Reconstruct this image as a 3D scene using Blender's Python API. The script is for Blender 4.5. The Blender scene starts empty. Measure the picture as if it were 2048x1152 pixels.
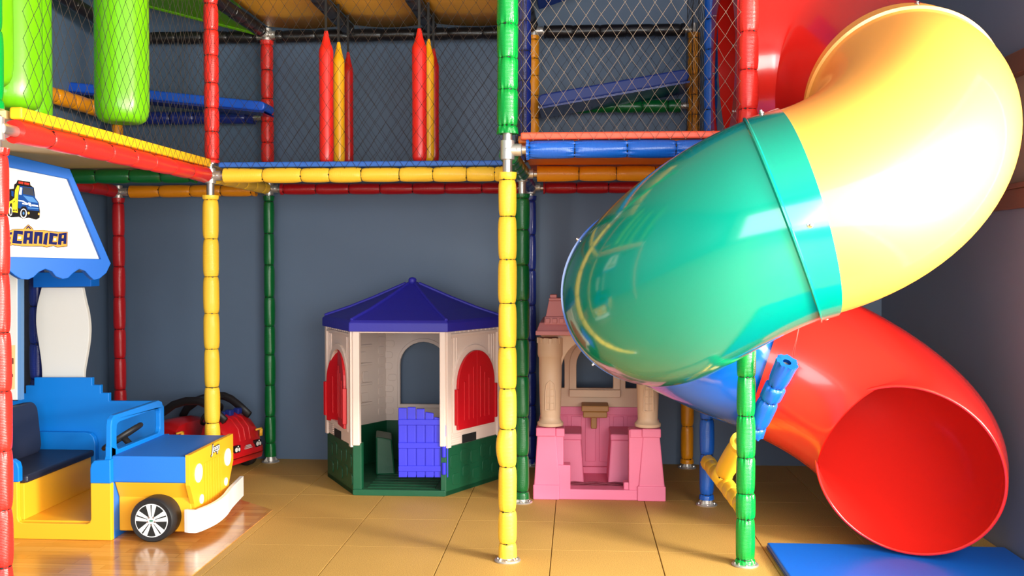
import bpy, math, random
from mathutils import Vector, Matrix, Quaternion
from mathutils.geometry import tessellate_polygon
S = bpy.context.scene
C = S.collection
PI = math.pi
random.seed(7)

# ------------------------------------------------------------------ camera
CH = 1.36
YAW, PITCH, FPX = math.radians(3.82), math.radians(-1.55), 1960.0
cd = bpy.data.cameras.new('camera'); cam = bpy.data.objects.new('camera', cd); C.objects.link(cam)
cam.location = (0, 0, CH); cam.rotation_euler = (PI/2 + PITCH, 0, YAW)
cd.sensor_width = 36; cd.lens = FPX/2048*36; cd.clip_start = .05
S.camera = cam
_R = cam.rotation_euler.to_matrix()
def ray(px, py): return _R @ Vector(((px-1024)/FPX, (576-py)/FPX, -1))
def atY(px, py, Y):
    d = ray(px, py); t = Y/d.y; return Vector((d.x*t, Y, CH + d.z*t))
def atX(px, py, X):
    d = ray(px, py); t = X/d.x; return Vector((X, d.y*t, CH + d.z*t))
def zat(X, Y, py):      # height of a picture row on the vertical through X, Y
    q = Vector((X, Y, 0)); best = None
    lo, hi = -1.0, 6.0
    for _ in range(40):
        m = (lo+hi)/2; v = _R.transposed() @ Vector((X, Y, m-CH)); y = 576 - FPX*v.y/(-v.z)
        if y > py: lo = m
        else: hi = m
    return lo

# ------------------------------------------------------------------ materials
def lin(c):
    c /= 255.0
    return c/12.92 if c <= .04045 else ((c+.055)/1.055)**2.4
def rgb(t): return (lin(t[0]), lin(t[1]), lin(t[2]), 1)
MATS = {}
def mat(name, col, rough=.5, metal=0, coat=0, spec=.5, bump=None, kind=None, var=0, sss=0):
    if name in MATS: return MATS[name]
    m = bpy.data.materials.new(name); m.use_nodes = True; nt = m.node_tree; N = nt.nodes; L = nt.links
    b = N['Principled BSDF']; b.inputs['Base Color'].default_value = rgb(col)
    b.inputs['Roughness'].default_value = rough; b.inputs['Metallic'].default_value = metal
    b.inputs['Coat Weight'].default_value = coat; b.inputs['Coat Roughness'].default_value = .08
    b.inputs['Specular IOR Level'].default_value = spec
    tc = N.new('ShaderNodeTexCoord')
    if kind == 'vinyl':      # inflated padding sleeve: fine ribs across the axis, creases along it
        w = N.new('ShaderNodeTexWave'); w.wave_type = 'BANDS'; w.bands_direction = 'Z'; w.inputs['Scale'].default_value = 55
        w.inputs['Distortion'].default_value = 1.5; w.inputs['Detail'].default_value = 2; w.inputs['Detail Scale'].default_value = 2
        L.new(tc.outputs['Object'], w.inputs['Vector'])
        mp = N.new('ShaderNodeMapping'); mp.inputs['Scale'].default_value = (1, 1, .22); L.new(tc.outputs['Object'], mp.inputs['Vector'])
        n = N.new('ShaderNodeTexNoise'); n.inputs['Scale'].default_value = 110; n.inputs['Detail'].default_value = 2; L.new(mp.outputs[0], n.inputs['Vector'])
        mx = N.new('ShaderNodeMath'); mx.operation = 'MULTIPLY_ADD'; mx.inputs[1].default_value = bump or 1.0
        L.new(n.outputs['Fac'], mx.inputs[0]); L.new(w.outputs['Fac'], mx.inputs[2])
        bp = N.new('ShaderNodeBump'); bp.inputs['Strength'].default_value = .35; bp.inputs['Distance'].default_value = .0012
        L.new(mx.outputs[0], bp.inputs['Height']); L.new(bp.outputs[0], b.inputs['Normal'])
    elif bump:
        n = N.new('ShaderNodeTexNoise'); n.inputs['Scale'].default_value = bump[0]; n.inputs['Detail'].default_value = 3
        L.new(tc.outputs['Object'], n.inputs['Vector'])
        bp = N.new('ShaderNodeBump'); bp.inputs['Strength'].default_value = bump[1]; bp.inputs['Distance'].default_value = bump[2] if len(bump) > 2 else .001
        L.new(n.outputs['Fac'], bp.inputs['Height']); L.new(bp.outputs[0], b.inputs['Normal'])
    if var:
        n2 = N.new('ShaderNodeTexNoise'); n2.inputs['Scale'].default_value = 3.5; n2.inputs['Detail'].default_value = 4
        L.new(tc.outputs['Object'], n2.inputs['Vector'])
        hs = N.new('ShaderNodeHueSaturation'); hs.inputs['Color'].default_value = rgb(col)
        mr = N.new('ShaderNodeMapRange'); mr.inputs['To Min'].default_value = 1-var; mr.inputs['To Max'].default_value = 1+var
        L.new(n2.outputs['Fac'], mr.inputs['Value']); L.new(mr.outputs[0], hs.inputs['Value']); L.new(hs.outputs[0], b.inputs['Base Color'])
    MATS[name] = m; return m
def vinyl(name, col, gl=.32, b=.8): return mat('vinyl_'+name, col, gl, coat=.15, kind='vinyl', bump=b)
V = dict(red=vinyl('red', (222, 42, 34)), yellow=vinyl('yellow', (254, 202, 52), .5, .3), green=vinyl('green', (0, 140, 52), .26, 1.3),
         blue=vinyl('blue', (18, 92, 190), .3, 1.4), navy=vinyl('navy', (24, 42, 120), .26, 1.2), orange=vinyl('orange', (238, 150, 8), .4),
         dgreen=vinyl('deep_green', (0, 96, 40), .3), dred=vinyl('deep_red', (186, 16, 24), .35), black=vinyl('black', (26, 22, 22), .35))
steel = mat('galvanised_steel', (196, 190, 182), .32, metal=.85, bump=(60, .15))
alum = mat('cast_aluminium', (214, 210, 204), .38, metal=.8, bump=(120, .3))
tie_m = mat('black_nylon_tie', (18, 16, 16), .45)
chrome = mat('bright_bolt', (225, 225, 225), .2, metal=1)
foam_blue = mat('blue_edge_foam', (40, 98, 190), .5, bump=(300, .2))
foam_orange = mat('orange_edge_foam', (246, 84, 50), .45, bump=(300, .2))
foam_yellow = mat('yellow_edge_foam', (250, 190, 24), .5, bump=(300, .2))
net_dark = mat('dark_net_cord', (46, 36, 30), .8)
net_tan = mat('tan_net_cord', (124, 108, 92), .8)
GL = .16
sl_red = mat('slide_red', (214, 36, 28), GL+.06, coat=.5); sl_yel = mat('slide_yellow', (250, 164, 62), .5, coat=.4, spec=.8)
sl_grn = mat('slide_green', (0, 140, 118), .13, coat=.5); sl_blu = mat('slide_blue', (16, 104, 214), .15, coat=.7)

# ------------------------------------------------------------------ mesh helpers
class MB:
    def __init__(s): s.v = []; s.f = []; s.m = []; s.mats = []
    def mi(s, m):
        if m is None: return 0
        if m not in s.mats: s.mats.append(m)
        return s.mats.index(m)
    def add(s, vs, fs, m=None):
        k = len(s.v); s.v += [Vector(v) for v in vs]; i = s.mi(m)
        for f in fs: s.f.append([k+a for a in f]); s.m.append(i)
        return s
    def box(s, lo, hi, m=None, M=None):
        vs = [Vector((x, y, z)) for z in (lo[2], hi[2]) for y in (lo[1], hi[1]) for x in (lo[0], hi[0])]
        if M: vs = [M @ v for v in vs]
        return s.add(vs, [(0,2,3,1),(4,5,7,6),(0,1,5,4),(2,6,7,3),(0,4,6,2),(1,3,7,5)], m)
    def plate(s, outer, O, U, W, th, holes=(), m=None):
        """polygon (u, w) in plane O + u U + w W, extruded th along -(U x W)"""
        O, U, W = Vector(O), Vector(U).normalized(), Vector(W).normalized(); N = U.cross(W)
        loops = [list(outer)] + [list(h) for h in holes]
        flat = [p for l in loops for p in l]; n = len(flat)
        vs = [O + U*p[0] + W*p[1] for p in flat] + [O + U*p[0] + W*p[1] - N*th for p in flat]
        tri = tessellate_polygon([[Vector((p[0], p[1], 0)) for p in l] for l in loops])
        fs = []
        if len(loops) == 1 :
            A = sum(a[0]*b[1]-b[0]*a[1] for a, b in zip(flat, flat[1:]+flat[:1]))
            r = list(range(n)); r = r if A > 0 else r[::-1]
            fs += [tuple(r), tuple(n+i for i in r[::-1])]
        else:
            for t in tri:
                a, b, c = [flat[i] for i in t]
                A = (b[0]-a[0])*(c[1]-a[1])-(c[0]-a[0])*(b[1]-a[1])
                t = t if A > 0 else (t[0], t[2], t[1])
                fs += [tuple(t), (n+t[0], n+t[2], n+t[1])]
        k = 0
        for li, l in enumerate(loops):
            A = sum(a[0]*b[1]-b[0]*a[1] for a, b in zip(l, l[1:]+l[:1])); pos = (A > 0) == (li == 0)
            for i in range(len(l)):
                a, b = k+i, k+(i+1) % len(l)
                fs.append((a, n+a, n+b, b) if pos else (b, n+b, n+a, a))
            k += len(l)
        return s.add(vs, fs, m)
    def lathe(s, prof, O=(0,0,0), axis=(0,0,1), seg=32, m=None, cap=True):
        O = Vector(O); q = Vector((0,0,1)).rotation_difference(Vector(axis))
        vs = []; fs = []
        for r, z in prof:
            for k in range(seg):
                a = 2*PI*k/seg; vs.append(O + q @ Vector((r*math.cos(a), r*math.sin(a), z)))
        for i in range(len(prof)-1):
            for k in range(seg):
                k2 = (k+1) % seg; fs.append((i*seg+k, i*seg+k2, (i+1)*seg+k2, (i+1)*seg+k))
        if cap: fs.append(tuple(range(seg))[::-1]); fs.append(tuple((len(prof)-1)*seg+k for k in range(seg)))
        return s.add(vs, fs, m)
    def tube(s, pts, r, seg=8, m=None, flat=1.0, closed=False):
        pts = [Vector(p) for p in pts]; n = len(pts); vs = []; fs = []; prev = None
        for i, p in enumerate(pts):
            a = pts[i-1] if (i or closed) else p; b = pts[(i+1) % n] if (i < n-1 or closed) else p
            T = (b-a).normalized()
            if prev is None:
                ref = Vector((0,0,1)) if abs(T.z) < .9 else Vector((0,1,0)); A = T.cross(ref).normalized()
            else: A = (prev - T*prev.dot(T)).normalized()
            prev = A; B = A.cross(T); rr = r[i] if isinstance(r, (list, tuple)) else r
            for k in range(seg):
                q = 2*PI*k/seg; vs.append(p + A*rr*math.cos(q) + B*rr*flat*math.sin(q))
        for i in range(n if closed else n-1):
            for k in range(seg):
                k2 = (k+1) % seg; j = (i+1) % n; fs.append((i*seg+k, j*seg+k, j*seg+k2, i*seg+k2))
        if not closed: fs.append(tuple(range(seg))); fs.append(tuple((n-1)*seg+k for k in range(seg))[::-1])
        return s.add(vs, fs, m)
    def ball(s, c, r, seg=16, m=None):
        rr = r if isinstance(r, (tuple, list)) else (r, r, r); n = seg//2; vs = []; fs = []
        for i in range(n+1):
            t = PI*i/n
            for k in range(seg):
                a = 2*PI*k/seg; vs.append((c[0]+rr[0]*math.sin(t)*math.cos(a), c[1]+rr[1]*math.sin(t)*math.sin(a), c[2]+rr[2]*math.cos(t)))
        for i in range(n):
            for k in range(seg):
                k2 = (k+1) % seg; fs.append((i*seg+k, (i+1)*seg+k, (i+1)*seg+k2, i*seg+k2))
        return s.add(vs, fs, m)
    def build(s, name, m=None, parent=None, smooth=False, bevel=0, auto=None, local=False, bseg=2):
        me = bpy.data.meshes.new(name); off = Vector((0,0,0))
        if parent is not None and not local:
            Mi = WM[parent.name].inverted(); vs = [Mi @ v for v in s.v]
        else: vs = s.v
        me.from_pydata([tuple(v) for v in vs], [], s.f)
        mats = s.mats if s.mats else [m]
        for x in mats: me.materials.append(x)
        me.polygons.foreach_set('material_index', s.m if s.mats else [0]*len(s.m))
        if smooth: me.polygons.foreach_set('use_smooth', [True]*len(me.polygons))
        me.validate(); me.update()
        if auto: me.set_sharp_from_angle(angle=math.radians(auto))
        o = bpy.data.objects.new(name, me); C.objects.link(o)
        if parent is not None: o.parent = parent
        WM[o.name] = WM[parent.name].copy() if parent is not None else Matrix.Identity(4)
        if bevel:
            b = o.modifiers.new('bevel', 'BEVEL'); b.width = bevel; b.segments = bseg; b.limit_method = 'ANGLE'; b.angle_limit = math.radians(35)
            b.harden_normals = False
        return o
WM = {}
def tag(o, label, cat, group=None):
    o['label'] = label; o['category'] = cat
    g = group or GROUPS.get(o.name.split('.')[0])
    if g: o['group'] = g
    return o
GROUPS = dict(padded_post='padded posts of the play frame', padded_beam='padded beams of the play frame', padded_strut='padded struts by the slide', safety_net='diamond safety nets',
              punch_cushion='hanging punch cushions', lime_cushion='hanging lime cushions', roof_sheet='yellow roof sheets', play_deck='upper play decks', edge_strip='foam strips on the deck edges', ramp='blue ramps')
def thing(name, label, cat, loc=(0,0,0), rot=None, group=None):
    o = bpy.data.objects.new(name, None); C.objects.link(o); o.location = loc; o.empty_display_size = .1
    M = Matrix.Translation(Vector(loc))
    if rot is not None: o.rotation_mode = 'QUATERNION'; o.rotation_quaternion = rot; M = M @ rot.to_matrix().to_4x4()
    WM[o.name] = M
    return tag(o, label, cat, group)
def struct(name, mb, m, **k):
    o = mb.build(name, m, **k); o['kind'] = 'structure'; return o
def arch(cx, w, z0, zs, n=14, rz=None):
    r = w/2; rz = rz or r
    return [(cx-r, z0), (cx+r, z0)] + [(cx+r*math.cos(PI*i/n), zs+rz*math.sin(PI*i/n)) for i in range(n+1)]
def rrect(x0, y0, x1, y1, r, n=4):
    o = []
    for cx, cy, a in ((x1-r, y0+r, -90), (x1-r, y1-r, 0), (x0+r, y1-r, 90), (x0+r, y0+r, 180)):
        for i in range(n+1):
            t = math.radians(a+90*i/n); o.append((cx+r*math.cos(t), cy+r*math.sin(t)))
    return o
def ell(cx, cy, rx, ry, n=24): return [(cx+rx*math.cos(2*PI*i/n), cy+ry*math.sin(2*PI*i/n)) for i in range(n)]

# ------------------------------------------------------------------ the room
def wall_mat(name, col, rough, sc=180, st=.12):
    return mat(name, col, rough, bump=(sc, st), var=.05)
blue_wall = wall_mat('slate_blue_paint', (84, 103, 127), .5)
grey_wall = wall_mat('blue_grey_paint', (112, 122, 142), .45)
ceil_m = wall_mat('ceiling_paint', (150, 150, 152), .7)
white_w = wall_mat('white_paint', (222, 220, 216), .6)
def floor_mat():
    m = bpy.data.materials.new('ochre_rubber_tile'); m.use_nodes = True; nt = m.node_tree; N = nt.nodes; L = nt.links
    b = N['Principled BSDF']; b.inputs['Roughness'].default_value = .62; b.inputs['Specular IOR Level'].default_value = .35
    tc = N.new('ShaderNodeTexCoord')
    n = N.new('ShaderNodeTexNoise'); n.inputs['Scale'].default_value = 260; n.inputs['Detail'].default_value = 3; L.new(tc.outputs['Object'], n.inputs['Vector'])
    cr = N.new('ShaderNodeValToRGB'); e = cr.color_ramp.elements
    e[0].position = .3; e[0].color = rgb((150, 110, 50)); e[1].position = .72; e[1].color = rgb((212, 170, 92)); L.new(n.outputs['Fac'], cr.inputs[0])
    n2 = N.new('ShaderNodeTexNoise'); n2.inputs['Scale'].default_value = 2.2; n2.inputs['Detail'].default_value = 5; L.new(tc.outputs['Object'], n2.inputs['Vector'])
    mr = N.new('ShaderNodeMapRange'); mr.inputs['To Min'].default_value = .86; mr.inputs['To Max'].default_value = 1.12; L.new(n2.outputs['Fac'], mr.inputs['Value'])
    mx = N.new('ShaderNodeMix'); mx.data_type = 'RGBA'; mx.blend_type = 'MULTIPLY'; mx.inputs['Factor'].default_value = 1
    L.new(cr.outputs[0], mx.inputs['A']); L.new(mr.outputs[0], mx.inputs['B']); L.new(mx.outputs['Result'], b.inputs['Base Color'])
    bp = N.new('ShaderNodeBump'); bp.inputs['Strength'].default_value = .25; bp.inputs['Distance'].default_value = .001
    L.new(n.outputs['Fac'], bp.inputs['Height']); L.new(bp.outputs[0], b.inputs['Normal']); return m
tile_m = floor_mat()
# floor of half-metre rubber tiles with open joints: bevelled tile tops over a dark bed
fl = MB(); g = .003
X0, X1, Y0, Y1 = -3.25, 2.0, -2.6, 6.6
gx = [X0] + [x for x in [-.119+.5*k for k in range(-12, 12)] if X0+.01 < x < X1-.01] + [X1]
gy = [Y0] + [y for y in [4.59+.5*k for k in range(-16, 6)] if Y0+.01 < y < Y1-.01] + [Y1]
for i in range(len(gx)-1):
    for j in range(len(gy)-1):
        a, b, c, d = gx[i], gx[i+1], gy[j], gy[j+1]; w = g; h = .0011
        fl.add([(a+w, c+h, 0), (b-w, c+h, 0), (b-w, d-h, 0), (a+w, d-h, 0), (a+w*.3, c+h*.3, -.006), (b-w*.3, c+h*.3, -.006), (b-w*.3, d-h*.3, -.006), (a+w*.3, d-h*.3, -.006)],
               [(0,1,2,3),(0,4,5,1),(1,5,6,2),(2,6,7,3),(3,7,4,0)], tile_m)
fl.box((X0, Y0, -.05), (X1, Y1, -.006), mat('dark_joint', (60, 42, 20), .9))
struct('floor', fl, tile_m)
ZC = 3.45
struct('wall_back', MB().box((X0-.1, Y1, -.05), (X1+.1, Y1+.1, ZC)), blue_wall)
struct('wall_left', MB().box((X0-.1, Y0, -.05), (X0, Y1, ZC)), blue_wall)
struct('ceiling', MB().box((X0-.1, Y0-.1, ZC), (X1+.1, Y1+.1, ZC+.1)), ceil_m)
# right wall: wide daylight window near the camera, a wood-framed hatch deeper in
WY0, WY1, WZ0, WZ1 = -.9, 3.9, .5, 2.6
wr = MB(); wr.box((X1, WY1, -.05), (X1+.12, Y1, 1.66)); wr.box((X1, WY1, 2.27), (X1+.12, Y1, ZC)); wr.box((X1, 5.75, 1.66), (X1+.12, Y1, 2.27)); wr.box((X1, WY1, 1.66), (X1+.12, 4.04, 2.27))
wr.box((X1, Y0, -.05), (X1+.12, WY0, ZC)); wr.box((X1, WY0, -.05), (X1+.12, WY1, WZ0)); wr.box((X1, WY0, WZ1), (X1+.12, WY1, ZC))
struct('wall_right', wr, grey_wall)
wood_br = mat('brown_wood', (112, 78, 62), .5, bump=(40, .2), var=.15)
beige = mat('beige_blind', (150, 130, 112), .7)
w2 = MB(); w2.box((X1-.025, 4.0, 1.6), (X1+.06, 5.8, 1.69)); w2.box((X1-.025, 4.0, 2.21), (X1+.06, 5.8, 2.31))
w2.box((X1-.02, 4.0, 1.69), (X1+.06, 4.08, 2.21)); w2.box((X1-.02, 5.71, 1.69), (X1+.06, 5.8, 2.21)); w2.box((X1-.035, 4.0, 1.69), (X1+.05, 5.8, 1.715))
wf = struct('window_2', w2, wood_br, bevel=.004)
wp = MB().box((X1+.03, 4.08, 1.69), (X1+.05, 5.71, 2.21)).build('window_pane', beige, wf)
w1 = MB(); fr = .05
w1.box((X1-.02, WY0, WZ0), (X1+.1, WY1, WZ0+fr)); w1.box((X1-.02, WY0, WZ1-fr), (X1+.1, WY1, WZ1)); 
for y in (WY0, WY0+1.6, WY0+3.2, WY1-fr): w1.box((X1+.01, y, WZ0+fr), (X1+.06, y+fr, WZ1-fr))
struct('window_1', w1, white_w, bevel=.004)
wfm = MB(); FX0, FX1, FZ1 = -2.6, 1.5, 2.7
wfm.box((X0, Y0-.1, -.05), (FX0, Y0, ZC)); wfm.box((FX1, Y0-.1, -.05), (X1, Y0, ZC)); wfm.box((FX0, Y0-.1, FZ1), (FX1, Y0, ZC)); wfm.box((FX0, Y0-.1, -.05), (FX1, Y0, .3))
struct('wall_front', wfm, white_w)
w3 = MB(); w3.box((FX0, Y0-.08, .3), (FX1, Y0-.02, .36)); w3.box((FX0, Y0-.08, FZ1-.06), (FX1, Y0-.02, FZ1))  # storefront window added unseen behind the camera to carry the front fill
for x in (FX0, FX0+1.345, FX0+2.69, FX1-.06): w3.box((x, Y0-.08, .36), (x+.06, Y0-.02, FZ1-.06))
struct('fill_window', w3, white_w, bevel=.004)

# ------------------------------------------------------------------ padded posts and beams
tie_cache = {}
def tie_mesh(r):
    k = round(r, 4)
    if k not in tie_cache:
        mb = MB(); mb.tube([(r*math.cos(2*PI*i/28), r*math.sin(2*PI*i/28), 0) for i in range(28)], .0018, 5, flat=1.4, closed=True)
        mb.box((-.004, -r-.006, -.003), (.004, -r+.001, .003))
        me = bpy.data.meshes.new('cable_tie'); me.from_pydata([tuple(v) for v in mb.v], [], mb.f); me.materials.append(tie_m); tie_cache[k] = me
    return tie_cache[k]
def padded(name, label, cat, p0, p1, s0, s1, ties, r, m, wr=.0012, seg=36, pole=.0215, flange=None, joints=(), flare0=True, flare1=True, group=None, bulge=None, seed=0, rt=.77):
    """steel pipe p0-p1 with a foam sleeve between distances s0 and s1, drawn in at the tie distances"""
    p0, p1 = Vector(p0), Vector(p1); ax = (p1-p0); Ltot = ax.length; q = Vector((0,0,1)).rotation_difference(ax.normalized())
    t = thing(name, label, cat, p0, q, group); rnd = random.Random(seed+int(p0.x*1000)+int(p1.z*777)+int(p0.y*99))
    ties = sorted(ties); ks = [s0] + ties + [s1]; rings = []
    ph = [[rnd.uniform(0, 2*PI) for _ in range(5)] for _ in ks]; kk = [[rnd.randint(6, 10), rnd.randint(11, 15), rnd.randint(16, 19)] for _ in ks]
    for i in range(len(ks)-1):
        a, b = ks[i], ks[i+1]; L = b-a; rs = r*rnd.uniform(.97, 1.03); first = i == 0; last = i == len(ks)-2
        n = 14 if L > .06 else 7
        for j in range(n + (1 if last else 0)):
            u = .5-.5*math.cos(PI*j/n); z = a+L*u
            e = 1-abs(2*u-1)**4.5
            if first and flare0: e = 1-u**5; k = rs*(rt+(1-rt)*math.sqrt(max(e, 0)))*(1.0+.04*(1-u))
            elif last and flare1: e = 1-(1-u)**5; k = rs*(rt+(1-rt)*math.sqrt(max(e, 0)))*(1.0+.04*u)
            else: k = rs*(rt+(1-rt)*math.sqrt(max(e, 0)))
            rings.append((z, k, i, u, L))
    vs = []; fs = []; N = len(rings)
    for z, k, i, u, L in rings:
        d0 = u*L; d1 = (1-u)*L
        bx = by = 0
        if bulge and bulge[0] == i: bb = math.sin(PI*u)**1.3; bx, by, k = bulge[1]*bb, 0, k + abs(bulge[1])*.8*bb
        for c in range(seg):
            A = 2*PI*c/seg; w = 0
            for d, e in ((d0, i), (d1, min(i+1, len(ks)-1))):
                f = math.exp(-d/.018)
                w += f*(math.cos(kk[e][0]*A+ph[e][0]) + .8*math.cos(kk[e][1]*A+ph[e][1]) + .6*math.cos(kk[e][2]*A+ph[e][2]))
            rr = k + wr*w + .0006*math.cos(3*A+ph[i][3]+z*20)
            vs.append((rr*math.cos(A)+bx, rr*math.sin(A)+by, z))
    for i in range(N-1):
        for c in range(seg):
            c2 = (c+1) % seg; fs.append((i*seg+c, i*seg+c2, (i+1)*seg+c2, (i+1)*seg+c))
    # foam thickness at both open ends
    for base, zz, flip in ((0, s0, True), ((N-1)*seg, s1, False)):
        k0 = len(vs)
        for c in range(seg): A = 2*PI*c/seg; vs.append((pole*1.02*math.cos(A), pole*1.02*math.sin(A), zz + (.004 if flip else -.004)))
        for c in range(seg):
            c2 = (c+1) % seg; f = (base+c, base+c2, k0+c2, k0+c); fs.append(f[::-1] if flip else f)
    MB().add(vs, fs, m).build('padding_sleeve', m, t, smooth=True, local=True, auto=60)
    MB().lathe([(pole, 0), (pole, Ltot)], seg=20).build('steel_pipe', steel, t, smooth=True, auto=40, local=True)
    for z in ties:
        o = bpy.data.objects.new('cable_tie', tie_mesh(r*rt*1.03)); C.objects.link(o); o.parent = t; o.location = (0, 0, z); o.rotation_euler = (rnd.uniform(-.03, .03), rnd.uniform(-.03, .03), rnd.uniform(-.8, .8))
    if flange is not None:
        f = MB().lathe([(.058, 0), (.06, .004), (.056, .009), (.03, .012), (.028, .05), (pole, .052)], seg=36)
        for k in range(4):
            a = PI/4+k*PI/2; M = Matrix.Rotation(a, 4, 'Z')
            f.add([M @ Vector(v) for v in ((.026, -.003, .01), (.052, -.003, .01), (.026, -.003, .042), (.026, .003, .01), (.052, .003, .01), (.026, .003, .042))],
                  [(0,1,2),(3,5,4),(0,3,4,1),(1,4,5,2),(0,2,5,3)])
        fo = f.build('floor_flange', alum, t, smooth=True, auto=35, local=True)
        for k in range(4):
            a = k*PI/2; MB().lathe([(.006, .008), (.006, .014), (.003, .016)], (.043*math.cos(a), .043*math.sin(a), 0), seg=6).build('bolt', chrome, fo, local=True)
    for j in joints:      # pipe clamps: (z, list of local side directions in world space)
        z, dirs = j
        jb = MB().lathe([(.0225, z-.045), (.031, z-.042), (.031, z+.042), (.0225, z+.045)], seg=24)
        for d in dirs:
            dl = q.inverted() @ Vector(d).normalized()
            jb.lathe([(.028, 0), (.028, .062), (.0225, .066)], (0, 0, z), dl, 20)
            sd = dl.cross(Vector((0,0,1))).normalized()
            jb.lathe([(.0065, .022), (.0065, .0305), (.004, .0315)], Vector((0,0,z))+dl*.046, sd, 10)
            jb.lathe([(.0065, -.022), (.0065, -.0305), (.004, -.0315)], Vector((0,0,z))+dl*.046, sd, 10)
        jb.lathe([(.007, .028), (.007, .0335), (.004, .0345)], (0,0,z), (0,-1,0), 12)
        jb.build('pipe_joint', alum, t, smooth=True, auto=35, local=True)
    return t
YB = 1.85   # deck beam height
PA, PB, PR = (-.315, 4.41), (-.31, 5.49), (-.31, 6.49)
def vpost(label, X, Y, ybot, ytop, tpx, m, r=.0415, zb=0, zt=YB, flange=True, joints=(), **k):
    z0 = zat(X, Y, ybot) if ybot is not None else .06; z1 = zat(X, Y, ytop)
    ties = [zat(X, Y, y)-zb for y in tpx]
    return padded('padded_post', label, 'post', (X, Y, zb), (X, Y, zt), z0-zb, z1-zb, ties, r, m, flange=True if flange else None, joints=joints, **k)
XW, XE, YN, YS = (-1,0,0), (1,0,0), (0,1,0), (0,-1,0)
# lower posts
vpost('yellow padded post in the middle of the front, standing bare-footed on the tiles', -.315, 4.41, 1113, 345, [360, 433, 519, 606, 694, 776, 857, 932, 1021, 1085], V['yellow'],
      zt=1.915, joints=[(zat(-.315, 4.41, 300), [XE, YN])], bulge=(3, -.006), wr=.0006, seg=48, seed=3)
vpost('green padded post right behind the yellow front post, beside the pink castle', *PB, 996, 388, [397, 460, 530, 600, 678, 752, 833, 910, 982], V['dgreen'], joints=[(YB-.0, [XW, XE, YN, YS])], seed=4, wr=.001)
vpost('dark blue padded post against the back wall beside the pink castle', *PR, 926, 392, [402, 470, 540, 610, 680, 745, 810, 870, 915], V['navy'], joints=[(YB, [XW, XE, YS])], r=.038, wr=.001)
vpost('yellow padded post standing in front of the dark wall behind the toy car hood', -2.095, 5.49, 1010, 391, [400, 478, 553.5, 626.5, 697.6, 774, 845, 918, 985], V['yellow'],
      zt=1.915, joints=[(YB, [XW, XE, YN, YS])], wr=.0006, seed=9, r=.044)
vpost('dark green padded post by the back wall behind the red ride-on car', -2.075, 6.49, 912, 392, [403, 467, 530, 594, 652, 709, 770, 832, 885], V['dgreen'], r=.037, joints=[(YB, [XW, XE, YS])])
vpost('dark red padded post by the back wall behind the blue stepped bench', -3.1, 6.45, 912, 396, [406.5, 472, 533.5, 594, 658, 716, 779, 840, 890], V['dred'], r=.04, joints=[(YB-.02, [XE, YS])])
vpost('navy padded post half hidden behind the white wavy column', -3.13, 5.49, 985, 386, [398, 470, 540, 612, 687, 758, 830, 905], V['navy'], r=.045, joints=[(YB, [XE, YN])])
vpost('salmon red padded post cut off by the left picture edge', -2.14, 3.49, 1260, 296, [311, 430, 548, 665, 782, 900.5, 1018, 1132], V['red'], r=.0425, joints=[(YB, [YN, XW])], wr=.0016, seg=56, zt=1.9)
vpost('green padded post standing in front of the blue slide section', .752, 4.417, 1131, 640, [688, 753, 831, 914, 986, 1036, 1117], V['green'], r=.0425, wr=.0022, seg=64, seed=5, zt=1.9, joints=[(YB, [YN])])
vpost('blue padded post under the belly of the blue slide section', .722, 5.5, 998, 392, [470, 545, 620, 690, 762, 838, 908, 988], V['blue'], r=.04, joints=[(YB, [XW, YN])])
vpost('amber padded post by the back wall right of the pink castle', .723, 6.49, 926, 392, [460, 530, 600, 668, 735, 790, 852, 917], V['orange'], r=.041, joints=[(YB, [XW, YS])])
# upper posts (start above the deck beams)
ZT = 3.05
def upost(label, X, Y, ybot, tpx, m, r, ytop=-60, zt=ZT, **k):
    zb = 1.915
    ztop = zat(X, Y, ytop) if ytop is not None else zt-.08
    ties = [zat(X, Y, y)-zb for y in tpx]
    return padded('padded_post', label, 'post', (X, Y, zb), (X, Y, zt), max(zat(X, Y, ybot)-zb, .006), min(ztop, zt-.01)-zb, [a for a in ties if a > .025 and a < min(ztop, zt-.01)-zb-.02], r, m, **k)
upost('bright green padded post above the yellow front post', -.315, 4.412, 268, [-48, 0-17, 50, 117, 180, 252][1:], V['green'], .046, ytop=-50, wr=.003, seg=64)
upost('navy glossy padded post right of the bright green upper post', -.30, 5.49, 330, [-20, 43, 103, 163, 218, 268], V['navy'], .04, ytop=-50, wr=.0025, seg=48)
upost('amber padded post at the left rear corner of the netted right bay', -.29, 6.45, 300, [80, 118, 152, 192, 237, 280], V['orange'], .038, ytop=72, zt=2.9, joints=[(zat(-.29, 6.45, 62)-1.915, [XE, XW])])
upost('amber padded post at the right rear corner of the netted right bay', .75, 6.45, 300, [77, 115, 150, 190, 230, 270], V['orange'], .04, ytop=66, zt=2.9)
upost('blue padded post beside the red slide entry panel', .722, 5.42, 300, [-20, 40, 100, 160, 220, 265], V['blue'], .036, ytop=-50)
upost('orange red padded post beside the top of the red slide tube', .752, 4.417, 300, [0-10, 65, 141, 219], V['red'], .043, ytop=-60, wr=.0014, seg=48)
upost('red padded post standing on the left end of the yellow beam', -2.085, 5.49, 336, [9, 61, 112, 167, 217, 264, 319], V['red'], .042, ytop=-50)
upost('red padded post by the back wall under the black roof beams', -2.075, 6.47, 335, [91, 141, 198, 243.5, 285.5, 325], V['red'], .043, ytop=82, zt=2.9, joints=[(zat(-2.075, 6.47, 70)-1.915, [XE, XW, YS])])
upost('amber padded post behind the right hanging lime cushion', -3.1, 6.45, 340, [250, 278, 310], V['orange'], .036, ytop=232, zt=2.4)
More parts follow.
